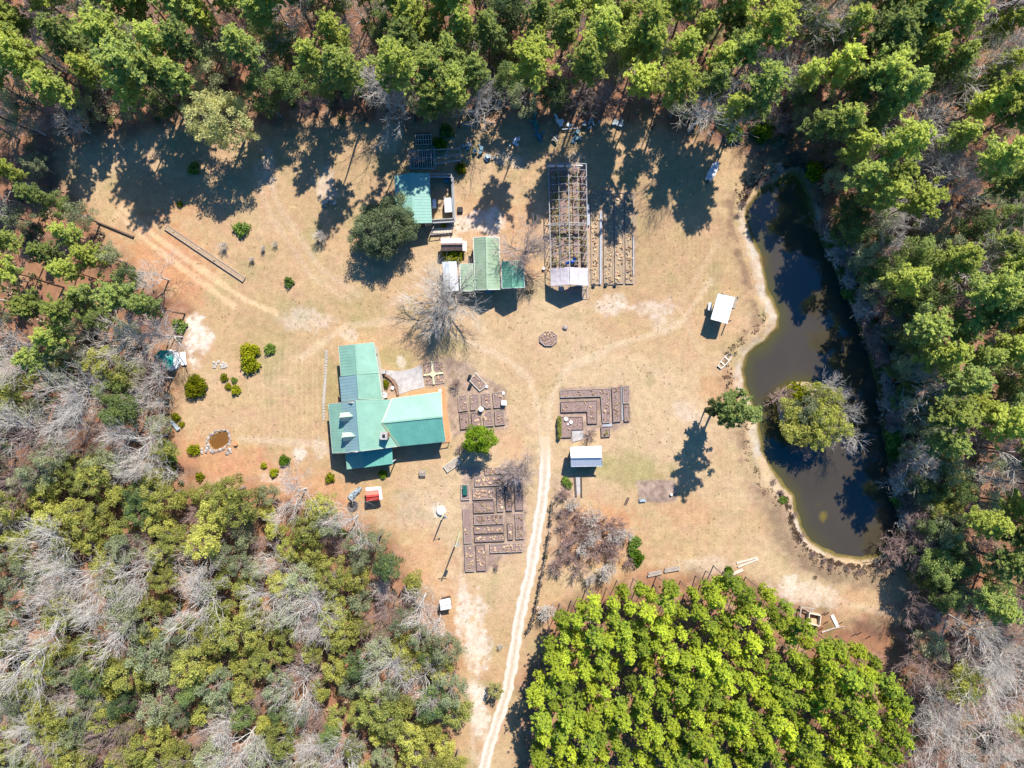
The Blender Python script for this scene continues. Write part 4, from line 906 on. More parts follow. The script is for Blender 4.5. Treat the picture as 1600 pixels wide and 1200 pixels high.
for p, q in (((680, 349), (672, 367)), ((672, 367), (706, 363)), ((706, 363), (709, 351))): t_.bar(W(*p, 1.1), W(*q, 1.1), .09, .09)
for p in ((680, 349), (676, 358), (672, 367), (689, 365), (706, 363), (709, 351)): t_.box(tuple(W(*p, .55)), (.1, .1, 1.1))
t_.build('rail', M_wood, dk)
lf = thing('lumber_frame', tuple(W(679, 248, 0)), 'open lumber frame with close rafters north of the teal barn', 'frame')
t_ = MB()
for p, q in (((639, 236), (719, 232)), ((639.5, 248.5), (679, 246)), ((640, 263), (680, 263.5)), ((680, 256), (719, 250)), ((679, 248), (719, 241))): t_.bar(W(*p, 2.5), W(*q, 2.5), .13, .16)
for p, q in (((639, 236), (641, 263)), ((679, 234), (680.5, 264)), ((699, 233), (700, 252)), ((719, 232), (720, 254)), ((690, 247), (702, 238))): t_.bar(W(*p, 2.52), W(*q, 2.52), .13, .12)
t_.build('beams', M_pvc, lf)
for i in range(11):
    x = 643 + i * 3.4; MB().bar(W(x, 236, 2.66), W(x + .6, 262, 2.66), .09, .12).build('rafter', M_palewood if i % 2 else M_wood, lf)
for p in ((639, 236), (641, 263), (680.5, 264), (679, 234), (719, 232), (720, 254)): MB().box(tuple(W(*p, 1.2)), (.14, .14, 2.4)).build('post', M_wood, lf)
MB().ext([W(x, y, 0)[:2] for x, y in ((642, 238), (677, 236), (678, 260), (643, 261))], .0, .5).build('stacked_boards', M_dwood, lf)
ht = thing('hutch', tuple(W(661, 218, 0)), 'small pale wooden hutch with wire top in the shade above the lumber frame', 'hutch')
MB().ext([W(x, y, 0)[:2] for x, y in ((648, 211), (673, 210), (674, 225), (650, 227))], 0, .9).build('body', M_dwood, ht)
t_ = MB()
for i in range(7): t_.bar(W(649 + i * 4, 211, 1.0), W(650.5 + i * 3.9, 226, 1.0), .08, .06)
for y in (211, 218.5, 226): t_.bar(W(648.5, y, 1.06), W(674, y - 1, 1.06), .09, .06)
t_.build('slatted_top', M_palewood, ht)

# --- greenhouse frame ---------------------------------------------------------------------
gh = thing('greenhouse_frame', tuple(W(888, 352, 0)), 'long bare greenhouse frame with cloth left only over its south end', 'greenhouse')
E, G = 2.6, 4.3
yb = [257, 266.5, 277.5, 289, 301, 313, 326, 338, 350, 361, 373, 384.5, 397, 410, 419, 447]
Lx = lambda y: 857 + (y - 257) * 4.2 / 190
Rx = lambda y: 916 + (y - 257) * 3.2 / 190
Cx = lambda y: 888 + (y - 252) * 2.6 / 195
for k, y in enumerate(yb):
    if k == 14: continue
    t_ = MB(); w = .12 if k in (0, 8, 15) else .065
    yr = y - 5 * (1 if y < 400 else .9) + (.03 * (y - 257) if y < 350 else 0)
    p, c, q = W(Lx(y), y, E), W(Cx(y), y - 2.5, G), W(Rx(y), y - 1, E)
    t_.bar(p, c, w, w); t_.bar(c, q, w, w); t_.bar(p, Vector((p.x, p.y, 0)), .09, .09); t_.bar(q, Vector((q.x, q.y, 0)), .09, .09)
    t_.build('hoop', M_pvc, gh)
t_ = MB()
for fx, hh, w in ((Lx, E, .13), (Rx, E, .13), (Cx, G, .13)): t_.bar(W(fx(257), 257 if hh == E else 254.5, hh), W(fx(447), 447 if hh == E else 444, hh), w, w)
for f in (.5,):
    for a_, b_ in ((Lx, Cx), (Cx, Rx)):
        t_.bar(W((a_(257) + b_(257)) / 2, 256, 3.45), W((a_(447) + b_(447)) / 2, 445.5, 3.45), .07, .07)
t_.build('purlins', M_pvc, gh)
def cloth(parts, y0, y1, z=.07):
    n = 14; Vs = []; Fs = []; r = np.random.default_rng(5)
    for i in range(n + 1):
        y = y0 + (y1 - y0) * i / n
        for j in range(19):
            u = j / 18; x = Lx(y) * (1 - u) + Rx(y) * u; h = E + (G - E) * (1 - abs(2 * u - 1)) + z + r.normal(0, .035) - (.12 * math.sin(math.pi * i / n))
            p = W(x, y - 2.5 * (1 - abs(2 * u - 1)) + (r.normal(0, .35) if i in (0,) else 0), h); Vs.append(tuple(p))
    for i in range(n):
        for j in range(18): a = i * 19 + j; Fs.append((a, a + 19, a + 20, a + 1))
    return Vs, Fs
b = MB(); b.v, b.f = cloth(None, 419.5, 447); b.f = [list(f) for f in b.f]; b.build('shade_cloth', M_cloth, gh, smooth=True)
for y in (257, 350):
    b = MB()
    for i in range(4):
        a = W(861 + i * 14.5, y + 2.5, 2.0); b.box((a.x, a.y, 2.0), (1.25 if y < 300 else 1.5, .12, .8))
    b.build('cross_panel', M_white if y < 300 else M_pvc, gh)
b = MB()
for i, (x0, x1) in enumerate(((861, 868), (873, 884), (894, 902), (906, 914))):
    b.ext([W(px, py, 0)[:2] for px, py in ((x0, 262), (x1, 262), (x1 + 2, 415), (x0 + 2.5, 415))], 0, .35)
b.build('planting_bench', M_mulch, gh)
d = leaves('greenhouse_weeds', [tuple(W(prnd.uniform(862, 915), prnd.uniform(268, 414), .6)) for _ in range(90)], [prnd.uniform(.3, .7) for _ in range(90)], 26, .16, leafmat('dry_bench_weeds', (.16, .12, .06), (.36, .31, .13), trans=.3), 77, elong=2.0)
o = bpy.data.objects.new('overgrown_weeds', d); col.objects.link(o); tag(o, 'dry weeds and climbers grown up inside the bare greenhouse frame', 'weeds', kind='stuff')
bt = MB(); q = []
r_ = random.Random(3)
for i, (x, y, w, h) in enumerate(((886.5, 411, 3, 4), (890, 409.5, 3.5, 4), (895, 408, 3.5, 4.5), (898, 404, 3, 4), (893, 411, 3, 2.5))):
    bt.slab([W(x - w, y + h * .6, 1.0 + r_.random() * .4), W(x + w, y + h * .4, 1.2), W(x + w, y - h * .6, 1.5 + r_.random() * .4), W(x - w, y - h * .3, 1.3)], .3)
tag(bt.build('blue_tarp', M_blue), 'crumpled bright blue tarp inside the greenhouse frame', 'tarp')
# door frames and round table lying in the shade south of the cloth end
df = MB()
for x0, y0, x1, y1 in ((889, 448, 912, 467), (895, 456, 905, 467), (909, 452, 917, 467)):
    for p, q in (((x0, y0), (x1, y0)), ((x1, y0), (x1, y1)), ((x1, y1), (x0, y1)), ((x0, y1), (x0, y0))): df.bar(W(*p, .1 + .01 * (x0 % 7)), W(*q, .1 + .01 * (x0 % 7)), .08, .06)
tag(df.build('door_frame', M_pvc), 'low pipe frames on the ground at the south end of the greenhouse', 'frame')
a = W(877, 451, .8); tb = thing('round_table', (a.x, a.y, 0), 'pale round table just south of the greenhouse cloth', 'table')
MB().disc((a.x, a.y, .78), .5, .05, 20).build('tabletop', M_concrete, tb); MB().tube((a.x, a.y, 0), (a.x, a.y, .77), .05).build('pedestal', M_black, tb)
for nm, lb, c, pts, m in (('walk_panel', 'long white plastic strip laid along the second nursery row', 'plastic sheet', ((937.5, 330), (940.5, 330), (940, 444), (937, 444)), mat('pale_plastic', (.33, .34, .37), rough=.6, var=.25)),
                       ('walk_panel', 'short white plastic strip along the east side of the greenhouse frame', 'plastic sheet', ((916.5, 318), (921, 318), (922, 352), (918, 352)), MATS['pale_plastic']),
                       ('walk_panel', 'narrow white plastic strip on the far east nursery row', 'plastic sheet', ((989, 370), (990.5, 370), (990.5, 430), (989, 430)), MATS['pale_plastic'])):
    b = MB().slab([W(x, y, .42) for x, y in pts], .03); tag(b.build(nm, m), lb, c)
# ------------------------------------------------------------------ raised beds
def rot_rect(x0, y0, x1, y1, a=-2.2):
    cx, cy = (x0 + x1) / 2, (y0 + y1) / 2; c, s = math.cos(R(a)), math.sin(R(a))
    return [(cx + (x - cx) * c - (y - cy) * s, cy + (x - cx) * s + (y - cy) * c) for x, y in ((x0, y0), (x1, y0), (x1, y1), (x0, y1))]
def area(P_): return abs(sum(P_[i][0] * P_[(i + 1) % len(P_)][1] - P_[(i + 1) % len(P_)][0] * P_[i][1] for i in range(len(P_)))) / 2
BEDN = [0]
def bed(poly, label, group=None, h=.38, fill=.5, m=None, fm=None, soil=None, size=.13):
    BEDN[0] += 1; rr_ = random.Random(BEDN[0])
    P_ = [W(x, y, h) for x, y in poly]; c = sum(P_, Vector()) / len(P_)
    root = thing('raised_bed', (c.x, c.y, 0), label, 'raised bed', group)
    n = len(P_); fr = MB()
    for i in range(n):
        p, q = P_[i], P_[(i + 1) % n]; d = (q - p).normalized() * .035
        dz = .004 * (i % 2) + (.006 if i == n - 1 and n % 2 else 0)
        fr.bar(Vector((p.x, p.y, h / 2 + dz)) - d, Vector((q.x, q.y, h / 2 + dz)) + d, .09, h)
    fr.build('frame', fm or rr_.choice((M_wood, M_wood, M_dwoodbed)), root)
    MB().ext([(p.x, p.y) for p in P_], -.05, h - .09).build('soil', soil or M_mulch, root)
    if fill:
        pts = []; xs_ = [p[0] for p in poly]; ys_ = [p[1] for p in poly]; k = int(area(poly) * S * S * fill * 2.2); t = 0
        while len(pts) < k and t < 4000:
            t += 1; x, y = rr_.uniform(min(xs_), max(xs_)), rr_.uniform(min(ys_), max(ys_))
            if inside(x, y, poly) and nearest(x, y, poly) < -1.6 and all((x - a) ** 2 + (y - b) ** 2 > 8 for a, b in pts): pts.append((x, y))
        if pts:
            me_ = leaves('dead_plants', [tuple(W(x, y, h + .02) - Vector((c.x, c.y, 0))) for x, y in pts], [rr_.uniform(.12, .26) for _ in pts], 26, size, m or L_dead, BEDN[0] + 900, elong=1.7, shell=.1, up=.6, flat=.6)
            o = bpy.data.objects.new('dead_plants', me_); col.objects.link(o); o.parent = root; o['kind'] = 'stuff'
    return root
M_dwoodbed = mat('dark_bed_boards', (.17, .13, .11), rough=.9, var=.3, scale=3)
M_palebed = mat('pale_bed_boards', (.55, .53, .42), rough=.85, var=.15, scale=3)
L_dead = leafmat('dead_straw_leaves', (.42, .29, .18), (.85, .66, .45), trans=.3)
col8 = ['first', 'second', 'third', 'fourth']
for i, q in enumerate(([(716, 619.5), (728.5, 617.5), (730.5, 641), (717, 643)], [(735, 617), (747, 616), (748.5, 632), (744, 637.5), (743, 640), (736, 640.5)], [(752.5, 616), (765.5, 615), (767, 637), (760, 638), (753.5, 633)], [(770, 614), (784.5, 612.5), (786, 636), (772, 637)])):
    bed(q, 'raised bed %s from the left in the upper row beside the brick terrace' % col8[i], 'small raised beds east of the house', fill=.55)
for i, q in enumerate(([(718, 646.5), (731, 645.5), (734, 669), (720, 670.5)], [(736.5, 645.5), (743, 645), (750, 650), (752, 666.5), (738.5, 668.5)], [(755.5, 650), (762, 643), (768, 643), (770.5, 665), (757, 666)], [(773.5, 641), (786.5, 640.5), (789, 663), (774.5, 664.5)])):
    bed(q, 'raised bed %s from the left in the lower row beside the brick terrace' % col8[i], 'small raised beds east of the house', fill=.6)
bed([(742.5, 582), (761, 603), (749.5, 611), (734, 595)], 'tilted raised bed with pale green frame above the eight small beds', fill=.5, fm=M_palebed)
xs_c = 'northwest northeast southwest southeast'.split()
for i, q in enumerate(([(662, 569), (673, 566), (675, 582), (663.5, 585)], [(677, 565.5), (692, 566), (693, 581), (678.5, 581.5)], [(664, 588), (675, 586), (676.5, 600), (665, 600.5)], [(679.5, 586), (693, 585), (694, 598), (680.5, 600)])):
    bed(q, '%s quarter of the square herb garden crossed by yellow planks' % xs_c[i], 'herb garden quarters', h=.2, fill=.9)
b = MB().bar(W(674.5, 563.5, .34), W(678, 600.5, .34), .32, .1).bar(W(662, 586, .36), W(693, 582.5, .36), .32, .1); b.disc(tuple(W(676.5, 584.5, .30)), .5, .14, 12)
tag(b.build('plank_cross', M_yellowwood), 'yellow plank cross walk dividing the herb garden', 'plank walk')
LG = [((758, 731, 782, 741), 'short bed at the top of the lower garden, touching the tree shadow'), ((742, 744, 783, 759), 'long bed just under the tree shadow in the lower garden'), ((739, 763, 771, 780), 'deep bed third from the top of the left stack'),
      ((740, 784, 772, 801), 'deep bed fourth from the top of the left stack'), ((741, 805, 786, 819), 'long wide bed fifth from the top of the left stack'), ((741, 822, 787, 833), 'narrow long bed sixth from the top of the left stack'),
      ((742, 836, 788, 846), 'thinnest long bed, lowest of the left stack'), ((766, 850, 816, 863), 'wide bed along the bottom right of the lower garden'), ((724.5, 796, 736, 849), 'tall half bare bed on the far left of the lower garden'),
      ((727, 852, 740, 893), 'leftmost of the two bottom upright beds'), ((744.5, 852, 758, 892), 'second of the two bottom upright beds'), ((777, 761, 786, 799), 'slim upright bed in the middle under the bare trees'),
      ((790, 741, 799, 798), 'long slim upright bed under the bare trees'), ((805, 757, 816.5, 797), 'upright bed with few plants below the grey bin'), ((806, 803, 818, 842), 'upright bed on the right side nearest the drive'), ((793.5, 818.5, 801, 843), 'smallest upright bed of the lower garden')]
for (q, l) in LG: bed(rot_rect(*q), l, 'raised beds of the lower garden', h=.42, fill=.15 if 'half bare' in l or 'few' in l else .95, size=.15)
bed(rot_rect(720.5, 757, 733, 781), 'broken stone edged bed left of the lower garden', fill=.3, fm=M_stone)
b = MB().box(tuple(W(726.5, 766, .4)), (.7, 1.6, .8), .05); tag(b.build('cold_frame_box', mat('green_glass_box', (.02, .10, .08), rough=.2, var=.2)), 'dark green glazed box in the broken stone edged bed', 'cold frame')
b = MB().box(tuple(W(807, 751, .35)), (.9, 1.0, .7), .1).box(tuple(W(807, 751, .73)), (1.0, 1.1, .06), .1); tag(b.build('storage_bin', M_bluegrey), 'blue grey storage bin under the twin bare tree', 'bin')
bed([(693, 729.5), (715.5, 713), (721, 722), (699, 738)], 'lone slanted raised bed southeast of the house', fill=.15, fm=M_palebed, soil=M_wood)
bed([(876, 610), (954, 607), (953, 660), (942, 661), (939, 619), (876, 621)], 'large outer L shaped raised bed', 'raised beds right of the drive', fill=.5)
bed([(876.5, 628.5), (932.5, 626), (933, 661.5), (918.5, 662), (917.5, 643), (877, 644)], 'inner L shaped raised bed nested in the larger one', 'raised beds right of the drive', fill=.35)
bed([(877.5, 652), (910, 651.5), (911, 671), (893, 671.5), (892.5, 683), (877.5, 683.5)], 'notched corner bed with white stones right of the drive', 'raised beds right of the drive', fill=.05, soil=M_mulch)
bed([(956, 606.5), (969.5, 605), (970, 658.5), (958.5, 659.5)], 'long narrow upright bed right of the large L bed', 'raised beds right of the drive', fill=.8)
bed([(973.5, 604), (983, 603), (982.5, 629.5), (974, 630.5)], 'upper of two short beds at the east end', 'raised beds right of the drive', fill=.3)
bed([(974.5, 633), (983, 631.5), (983.5, 658), (976, 658.5)], 'lower of two short beds at the east end', 'raised beds right of the drive', fill=.7)
bed([(939.5, 667.5), (952.5, 667), (953, 682), (940, 683)], 'small square bed below the large L bed', 'raised beds right of the drive', fill=.7, m=L_olive)
for q, l in (([(941, 662.5), (956, 661.5), (956.5, 666), (941.5, 666.5)], 'pale blue plastic sheet between the L bed and the square bed'), ([(970.8, 604), (972.6, 604), (974, 656), (972, 656.5)], 'pale blue plastic edging between the narrow and short beds')):
    tag(MB().slab([W(x, y, .1) for x, y in q], .05).build('plastic_sheet', MATS['pale_plastic']), l, 'plastic sheet')
b = MB().ext([W(x, y, 0)[:2] for x, y in ((893.5, 672.5), (911, 672), (911.5, 685), (905, 688), (894, 691))], -.1, .16); tag(b.build('concrete_slab', M_concrete), 'pale concrete slab between the corner bed and white shed', 'slab')
for x, y, s_ in ((884, 655, 1.0), (892, 660, .8), (887.5, 663, .4), (1049, 773, .6)):
    b = MB().disc(tuple(W(x, y, .3)), .42 * s_, .3 * s_, 9, .28 * s_); tag(b.build('white_stone', M_white), 'white stone at the corner bed' if x < 900 else 'white stone in the old grey garden patch', 'stone', 'white garden stones')
bed([(261, 351.5), (382.5, 433.5), (379, 440), (256.5, 357.5)], 'very long narrow bed beside the orange sand track', fill=.12, fm=M_wood, soil=mat('dry_bed_soil', (.34, .24, .15), rough=.95, var=.25))
NR = [((923.5, 298, 936, 444), 'first'), ((943.5, 298, 957, 444), 'second'), ((960.5, 302, 973, 443), 'third'), ((977, 306, 988.5, 443), 'fourth')]
for q, l in NR: bed([(q[0], q[1]), (q[2], q[1]), (q[2] + 1, q[3]), (q[0] + 1, q[3])], '%s long row of dry plants from the greenhouse eastward' % l, 'long nursery rows', h=.25, fill=.9, fm=M_wood, m=L_dead, size=.2, soil=mat('row_soil', (.33, .24, .15), rough=.95, var=.35, scale=5))
# octagonal fire ring bed
oc = [(857 + 14.5 * math.cos(R(22.5 + 45 * i)), 529 + 12 * math.sin(R(22.5 + 45 * i))) for i in range(8)]
bed(oc, 'octagonal timber edged bed in the middle of the yard', fill=1.2, m=L_dead)
# ------------------------------------------------------------------ small things of the yard
def one(b, name, m, label, cat, group=None, smooth=False): return tag(b.build(name, m, smooth=smooth), label, cat, group)
def rock(x, y, r, h, m, label, group=None, seed=0, name='rock', z=0):
    q = random.Random(seed * 7 + int(x)); b = MB(); n = 8; c = W(x, y, 0)
    lo_ = [(c.x + r * q.uniform(.8, 1.15) * math.cos(2 * math.pi * i / n), c.y + r * q.uniform(.8, 1.15) * math.sin(2 * math.pi * i / n), z - .05) for i in range(n)]
    hi_ = [((p[0] - c.x) * q.uniform(.5, .75) + c.x, (p[1] - c.y) * q.uniform(.5, .75) + c.y, z + h * q.uniform(.8, 1.1)) for p in lo_]
    md = [((p[0] - c.x) * 1.05 + c.x, (p[1] - c.y) * 1.05 + c.y, z + h * .55) for p in lo_]
    b.prism(lo_, md); b.prism(md, hi_); return one(b, name, m, label, 'rock', group)
rock(883, 512, .45, .4, M_rock, 'grey rock on the grass above right of the octagonal bed')
# rock pond
rw = water_sheet('rock_pond_water', ROCKPOND, -.12, 1.5, .25, (.15, .065, .010), (.10, .04, .008)); tag(rw, kind='structure')
q_ = random.Random(4); k = 0
for i in range(46):
    t = i / 46 * 2 * math.pi; n = len(ROCKPOND); f = (i / 46 * n) % n; a_, b_ = ROCKPOND[int(f)], ROCKPOND[(int(f) + 1) % n]; u = f - int(f)
    x, y = a_[0] * (1 - u) + b_[0] * u, a_[1] * (1 - u) + b_[1] * u; dx, dy = x - 342, y - 689; L_ = math.hypot(dx, dy)
    e = q_.uniform(1.5, 4); rock(x + dx / L_ * e, y + dy / L_ * e, q_.uniform(.12, .26), q_.uniform(.12, .28), M_stone if i % 3 == 0 else M_rock, 'pale rock in the ring around the small orange pond', 'rocks around the small orange pond', i)
for i in range(26):
    x, y = q_.choice(((q_.uniform(315, 326), q_.uniform(690, 708)), (q_.uniform(350, 362), q_.uniform(698, 711)), (q_.uniform(327, 336), q_.uniform(703, 709))))
    rock(x, y, q_.uniform(.14, .3), q_.uniform(.15, .3), M_rock if i % 2 else M_stone, 'loose rock heaped below the small orange pond', 'loose rocks below the small orange pond', i)
for i in range(24): rock(333 + q_.uniform(0, 21), 567 + q_.uniform(-2, 8) , q_.uniform(.14, .28), .2, M_stone, 'flat stone in the stone patch above the four small bushes', 'flat stone patch', i)
# stepping stones west of the house
pl = [(510, 549), (509.5, 565), (508.5, 590), (507, 610), (505.5, 630), (506, 655)]
for i in range(30):
    f = i / 29 * 5; j = min(4, int(f)); u = f - j; x = pl[j][0] * (1 - u) + pl[j + 1][0] * u; y = pl[j][1] * (1 - u) + pl[j + 1][1] * u
    c = W(x, y, 0); b = MB().box((c.x, c.y, .05), (.42 + .08 * q_.random(), .36, .1), q_.uniform(-.15, .15)); one(b, 'stepping_stone', M_stone, 'pale stepping stone in the path west of the house', 'paving stone', 'stepping stones west of the house')
c = W(369.5, 693, 0); urn = thing('clay_pot', (c.x, c.y, 0), 'rusty clay pot on the grass right of the small orange pond', 'pot'); MB().disc((c.x, c.y, 0), .2, .45, 12, .36).build('pot_body', M_brick, urn); MB().disc((c.x, c.y, .45), .38, .08, 12).build('rim', M_brick, urn)
c = W(274, 663, 0); b = MB().prism([(c.x - .8, c.y + .6, .0), (c.x - .5, c.y + .8, 0), (c.x + .8, c.y - .7, 0), (c.x + .4, c.y - .9, 0)], [(c.x - .95, c.y + .7, .45), (c.x - .5, c.y + 1., .5), (c.x + 1., c.y - .75, .5), (c.x + .5, c.y - 1.1, .45)])
one(b, 'cart', M_bluegrey, 'grey blue garden cart at the wood edge below the teal gazebo', 'cart')
# dead fallen tree beside the sand track is built with the trees; tarp heap and burn barrel by the playhouse
b = MB(); r_ = random.Random(8)
for i in range(10):
    t = i / 9; c = W(549 + 13 * t, 777 - 13 * t, 0); b.prism([(c.x + .55 * math.cos(a) * (1.3 - .5 * t), c.y + .55 * math.sin(a) * (1.3 - .5 * t), 0) for a in np.arange(0, 6.28, 1.05)], [(c.x + .3 * math.cos(a) + r_.uniform(-.15, .15), c.y + .3 * math.sin(a) + r_.uniform(-.15, .15), .55 + r_.uniform(-.1, .2)) for a in np.arange(0, 6.28, 1.05)])
one(b, 'tarp_heap', M_bluegrey, 'grey blue tarp covered heap left of the red playhouse', 'heap')
b = MB(); c = W(551.5, 790, 0)
for i in range(14):
    a = 2 * math.pi * i / 14; b.box((c.x + .8 * math.cos(a), c.y + .8 * math.sin(a), .15), (.36, .22, .3 + .02 * (i % 3)), a + 1.57)
one(b, 'fire_ring', M_dwood, 'dark round fire ring below the tarp heap', 'fire ring')
one(MB().disc((c.x, c.y, 0), .65, .06, 12), 'ashes', M_black, 'black ashes inside the fire ring', 'ashes')
# slatted table with centre post, satellite dish, light pole and utility pole
c = W(661, 738, 0); t_ = thing('picnic_table', (c.x, c.y, 0), 'small slatted wooden table alone on the grass south of the house', 'table')
for i in range(5): MB().box((c.x, c.y + .42 - .21 * i, .78), (1.15, .14, .05), -.05).build('slat', M_wood, t_)
for sx in (-.45, .45):
    for sy in (-.35, .35): MB().box((c.x + sx, c.y + sy, .37), (.09, .09, .74)).build('leg', M_wood, t_)
MB().box((c.x - .45, c.y, .74), (.06, .95, .05)).box((c.x + .45, c.y, .74), (.06, .95, .05)).build('rail', M_wood, t_)
c = W(689.5, 798, 0); dh = thing('well_house', (c.x, c.y, 0), 'small white domed well cover at the foot of the light pole', 'well cover')
b = MB(); 
for k in range(4):
    r0_, r1_ = .85 * math.cos(R(22 * k)), .85 * math.cos(R(22 * (k + 1))); b.disc((c.x, c.y, .2 + .55 * math.sin(R(22 * k))), r0_, .55 * (math.sin(R(22 * (k + 1))) - math.sin(R(22 * k))), 14, r1_)
b.build('dome', M_white, dh); MB().disc((c.x, c.y, 0), .8, .2, 14).build('base', M_concrete, dh)
one(MB().box(tuple(W(694, 805, .3)), (.5, .5, .6), .3), 'pump_box', M_concrete, 'pale concrete block beside the light pole', 'block')
def pole(bx, by, h, label, m, arm):
    c = W(bx, by, 0); p = thing('utility_pole', (c.x, c.y, 0), label, 'pole'); MB().tube((c.x, c.y, -.3), (c.x, c.y, h), .16, .1, 8).build('pole', m, p)
    if arm:
        MB().tube((c.x + .25, c.y - .1, h - 2.2), (c.x + .25, c.y - .1, h - 1.2), .22, .22, 10).build('transformer', M_pvc, p); MB().bar((c.x - .7, c.y, h - .5), (c.x + .7, c.y, h - .5), .1, .1).build('crossarm', M_wood, p)
    else:
        MB().tube((c.x, c.y, h - .3), (c.x + .9, c.y + .2, h - .05), .03).build('lamp_arm', M_pvc, p); MB().disc((c.x + .9, c.y + .2, h - .2), .18, .2, 10, .1).build('lamp', M_pvc, p)
    return p
pole(694.5, 801, 6.0, 'short light pole beside the white well cover', M_yellowwood, False); pole(719, 832, 10.3, 'tall pale utility pole left of the lower garden', M_yellowwood, True)
for (px, py, m, l) in ((734.5, 588, M_black, 'black barrel at the upper left corner of the tilted bed'), (735, 602.5, M_black, 'black barrel lower left of the tilted bed')):
    one(MB().disc(tuple(W(px, py, 0)), .3, .85, 14).disc(tuple(W(px, py, .85)), .26, .03, 14), 'barrel', m, l, 'barrel')
one(MB().disc(tuple(W(752, 639, 0)), .42, 1.0, 16).disc(tuple(W(752, 639, 1.0)), .36, .04, 16), 'barrel', M_white, 'white barrel in the middle of the eight small beds', 'barrel')
b = MB().box(tuple(W(787.5, 629.5, .5)), (.75, .7, 1.0), -.05).box(tuple(W(787.5, 629.5, 1.03)), (.85, .8, .08), -.05); one(b, 'white_cabinet', M_white, 'white box at the right end of the upper small beds', 'box')
for x, y in ((688, 610), (760.5, 604), (786.5, 614)): one(MB().disc(tuple(W(x, y, 0)), .2, .35, 10, .26), 'pot', M_white, 'small white pot ' + {688: 'by the corner of the brick terrace', 760.5: 'at the right corner of the tilted bed', 786.5: 'above the white box'}[x], 'pot')
b = MB().box(tuple(W(600.5, 618, .45)), (.9, .7, .9)).box(tuple(W(599, 614, .8)), (.7, .3, .7)); one(b, 'white_grill', M_white, 'white grill cabinet in the corner of the patio bed', 'grill')
c = W(600, 581, 0); one(MB().box((c.x, c.y, .5), (.8, .6, 1.0)).box((c.x - .1, c.y, 1.05), (.9, .7, .06)), 'air_conditioner', M_concrete, 'pale air conditioner at the top corner of the patio', 'air conditioner')
one(MB().disc(tuple(W(614, 606, 0)), .25, .5, 10, .3), 'pot', M_white, 'white flower pot in the brick edged patio bed', 'pot')
b = MB()
for x in (611, 618, 625): b.ext([W(x - 4, 561, 0)[:2], W(x - 1, 560, 0)[:2], W(x, 564, 0)[:2], W(x - 4, 565, 0)[:2]], 0, .01)
for (x, y, l) in ((927.5, 446, 'first'), (946.5, 445, 'second'), (961, 445, 'third')): one(MB().disc(tuple(W(x, y, 0)), .25, .42, 12, .32).disc(tuple(W(x, y, .42)), .26, .02, 12), 'black_pot', M_black, 'black plastic pot %s from the left below the nursery rows' % l, 'pot', 'black pots below the nursery rows')
c = W(849.5, 420, 0); one(MB().disc((c.x, c.y, 0), .22, .5, 12, .2).disc((c.x, c.y, .5), .24, .06, 12), 'bucket', M_white, 'white bucket by the west side of the greenhouse', 'bucket')
for i, (x, y, l) in enumerate(((824, 457, 'old tyre right of the dark green carport, upper left of the pair'), (831, 456, 'old tyre right of the dark green carport, right one of the pair'))):
    c = W(x, y, 0); b = MB()
    for k in range(14): a = 2 * math.pi * k / 14; a2 = 2 * math.pi * (k + 1) / 14; b.tube((c.x + .24 * math.cos(a), c.y + .24 * math.sin(a), .1), (c.x + .24 * math.cos(a2), c.y + .24 * math.sin(a2), .1), .1, .1, 6)
    one(b, 'tyre', M_black, l, 'tyre')
one(MB().box(tuple(W(763, 456, 1.2)), (1.0, .5, .5)).box(tuple(W(763, 456, .5)), (.9, .4, .9)), 'wall_unit', mat('blue_box', (.10, .25, .32), rough=.5, var=.1), 'blue grey box in the shade below the sage shed', 'box')
# boats
def boat(px, py, L_, wd, ang, label, m, seats, motor):
    c = W(px, py, 0); t = thing('boat', (c.x, c.y, 0), label, 'boat')
    st = [(-.5, .36, .0), (-.3, .46, 0), (0, .5, 0), (.25, .45, .02), (.42, .28, .06), (.5, .05 if not motor else .2, .12)]
    ca, sa = math.cos(ang), math.sin(ang); g = lambda u, v, z: (c.x + (u * L_) * ca - v * wd * sa, c.y + (u * L_) * sa + v * wd * ca, z)
    b = MB(); n = len(st); prof = lambda w: ((-w, .48), (-w * .8, .1), (0, .04), (w * .8, .1), (w, .48), (w * .9, .48), (w * .7, .16), (0, .10), (-w * .7, .16), (-w * .9, .48))
    for u, w, dz in st: b.v += [g(u, v, z + dz) for v, z in prof(w)]
    for i in range(n - 1):
        for j in range(10): b.f.append([i * 10 + j, i * 10 + (j + 1) % 10, (i + 1) * 10 + (j + 1) % 10, (i + 1) * 10 + j])
    b.f.append(list(range(10))[::-1]); b.f.append([(n - 1) * 10 + j for j in range(10)]); b.build('hull', m, t)
    for u in seats: MB().box(g(u, 0, .38), (.28, wd * .88, .05), ang).build('bench_seat', M_tin if motor else M_palewood, t)
    MB().box(g(-.49, 0, .34), (.06, wd * .66, .36), ang).build('transom', m, t)
    if motor:
        MB().box(g(-.54, 0, .62), (.35, .3, .42), ang).build('outboard_motor', M_black, t); MB().bar(g(-.5, .0, .3), g(-.74, .05, .35), .06, .06).build('tiller', M_black, t)
    return t
boat(1112.5, 268.5, 3.6, 1.35, math.atan2(1, .52), 'silver flat bottomed motor boat on the grass at the forest shade', M_tin, (-.2, .08, .3), True)
boat(1132, 563.5, 3.1, 1.1, math.atan2(.75, .65), 'small white rowing boat pulled up on the bank near the pond', M_white, (-.2, .15), False)
one(MB().box(tuple(W(1110, 262, .12)), (.9, .25, .12), 1.0), 'black_strip', M_black, 'black strip on the shaded side of the silver boat', 'board')  # plain black strip along the hull's side
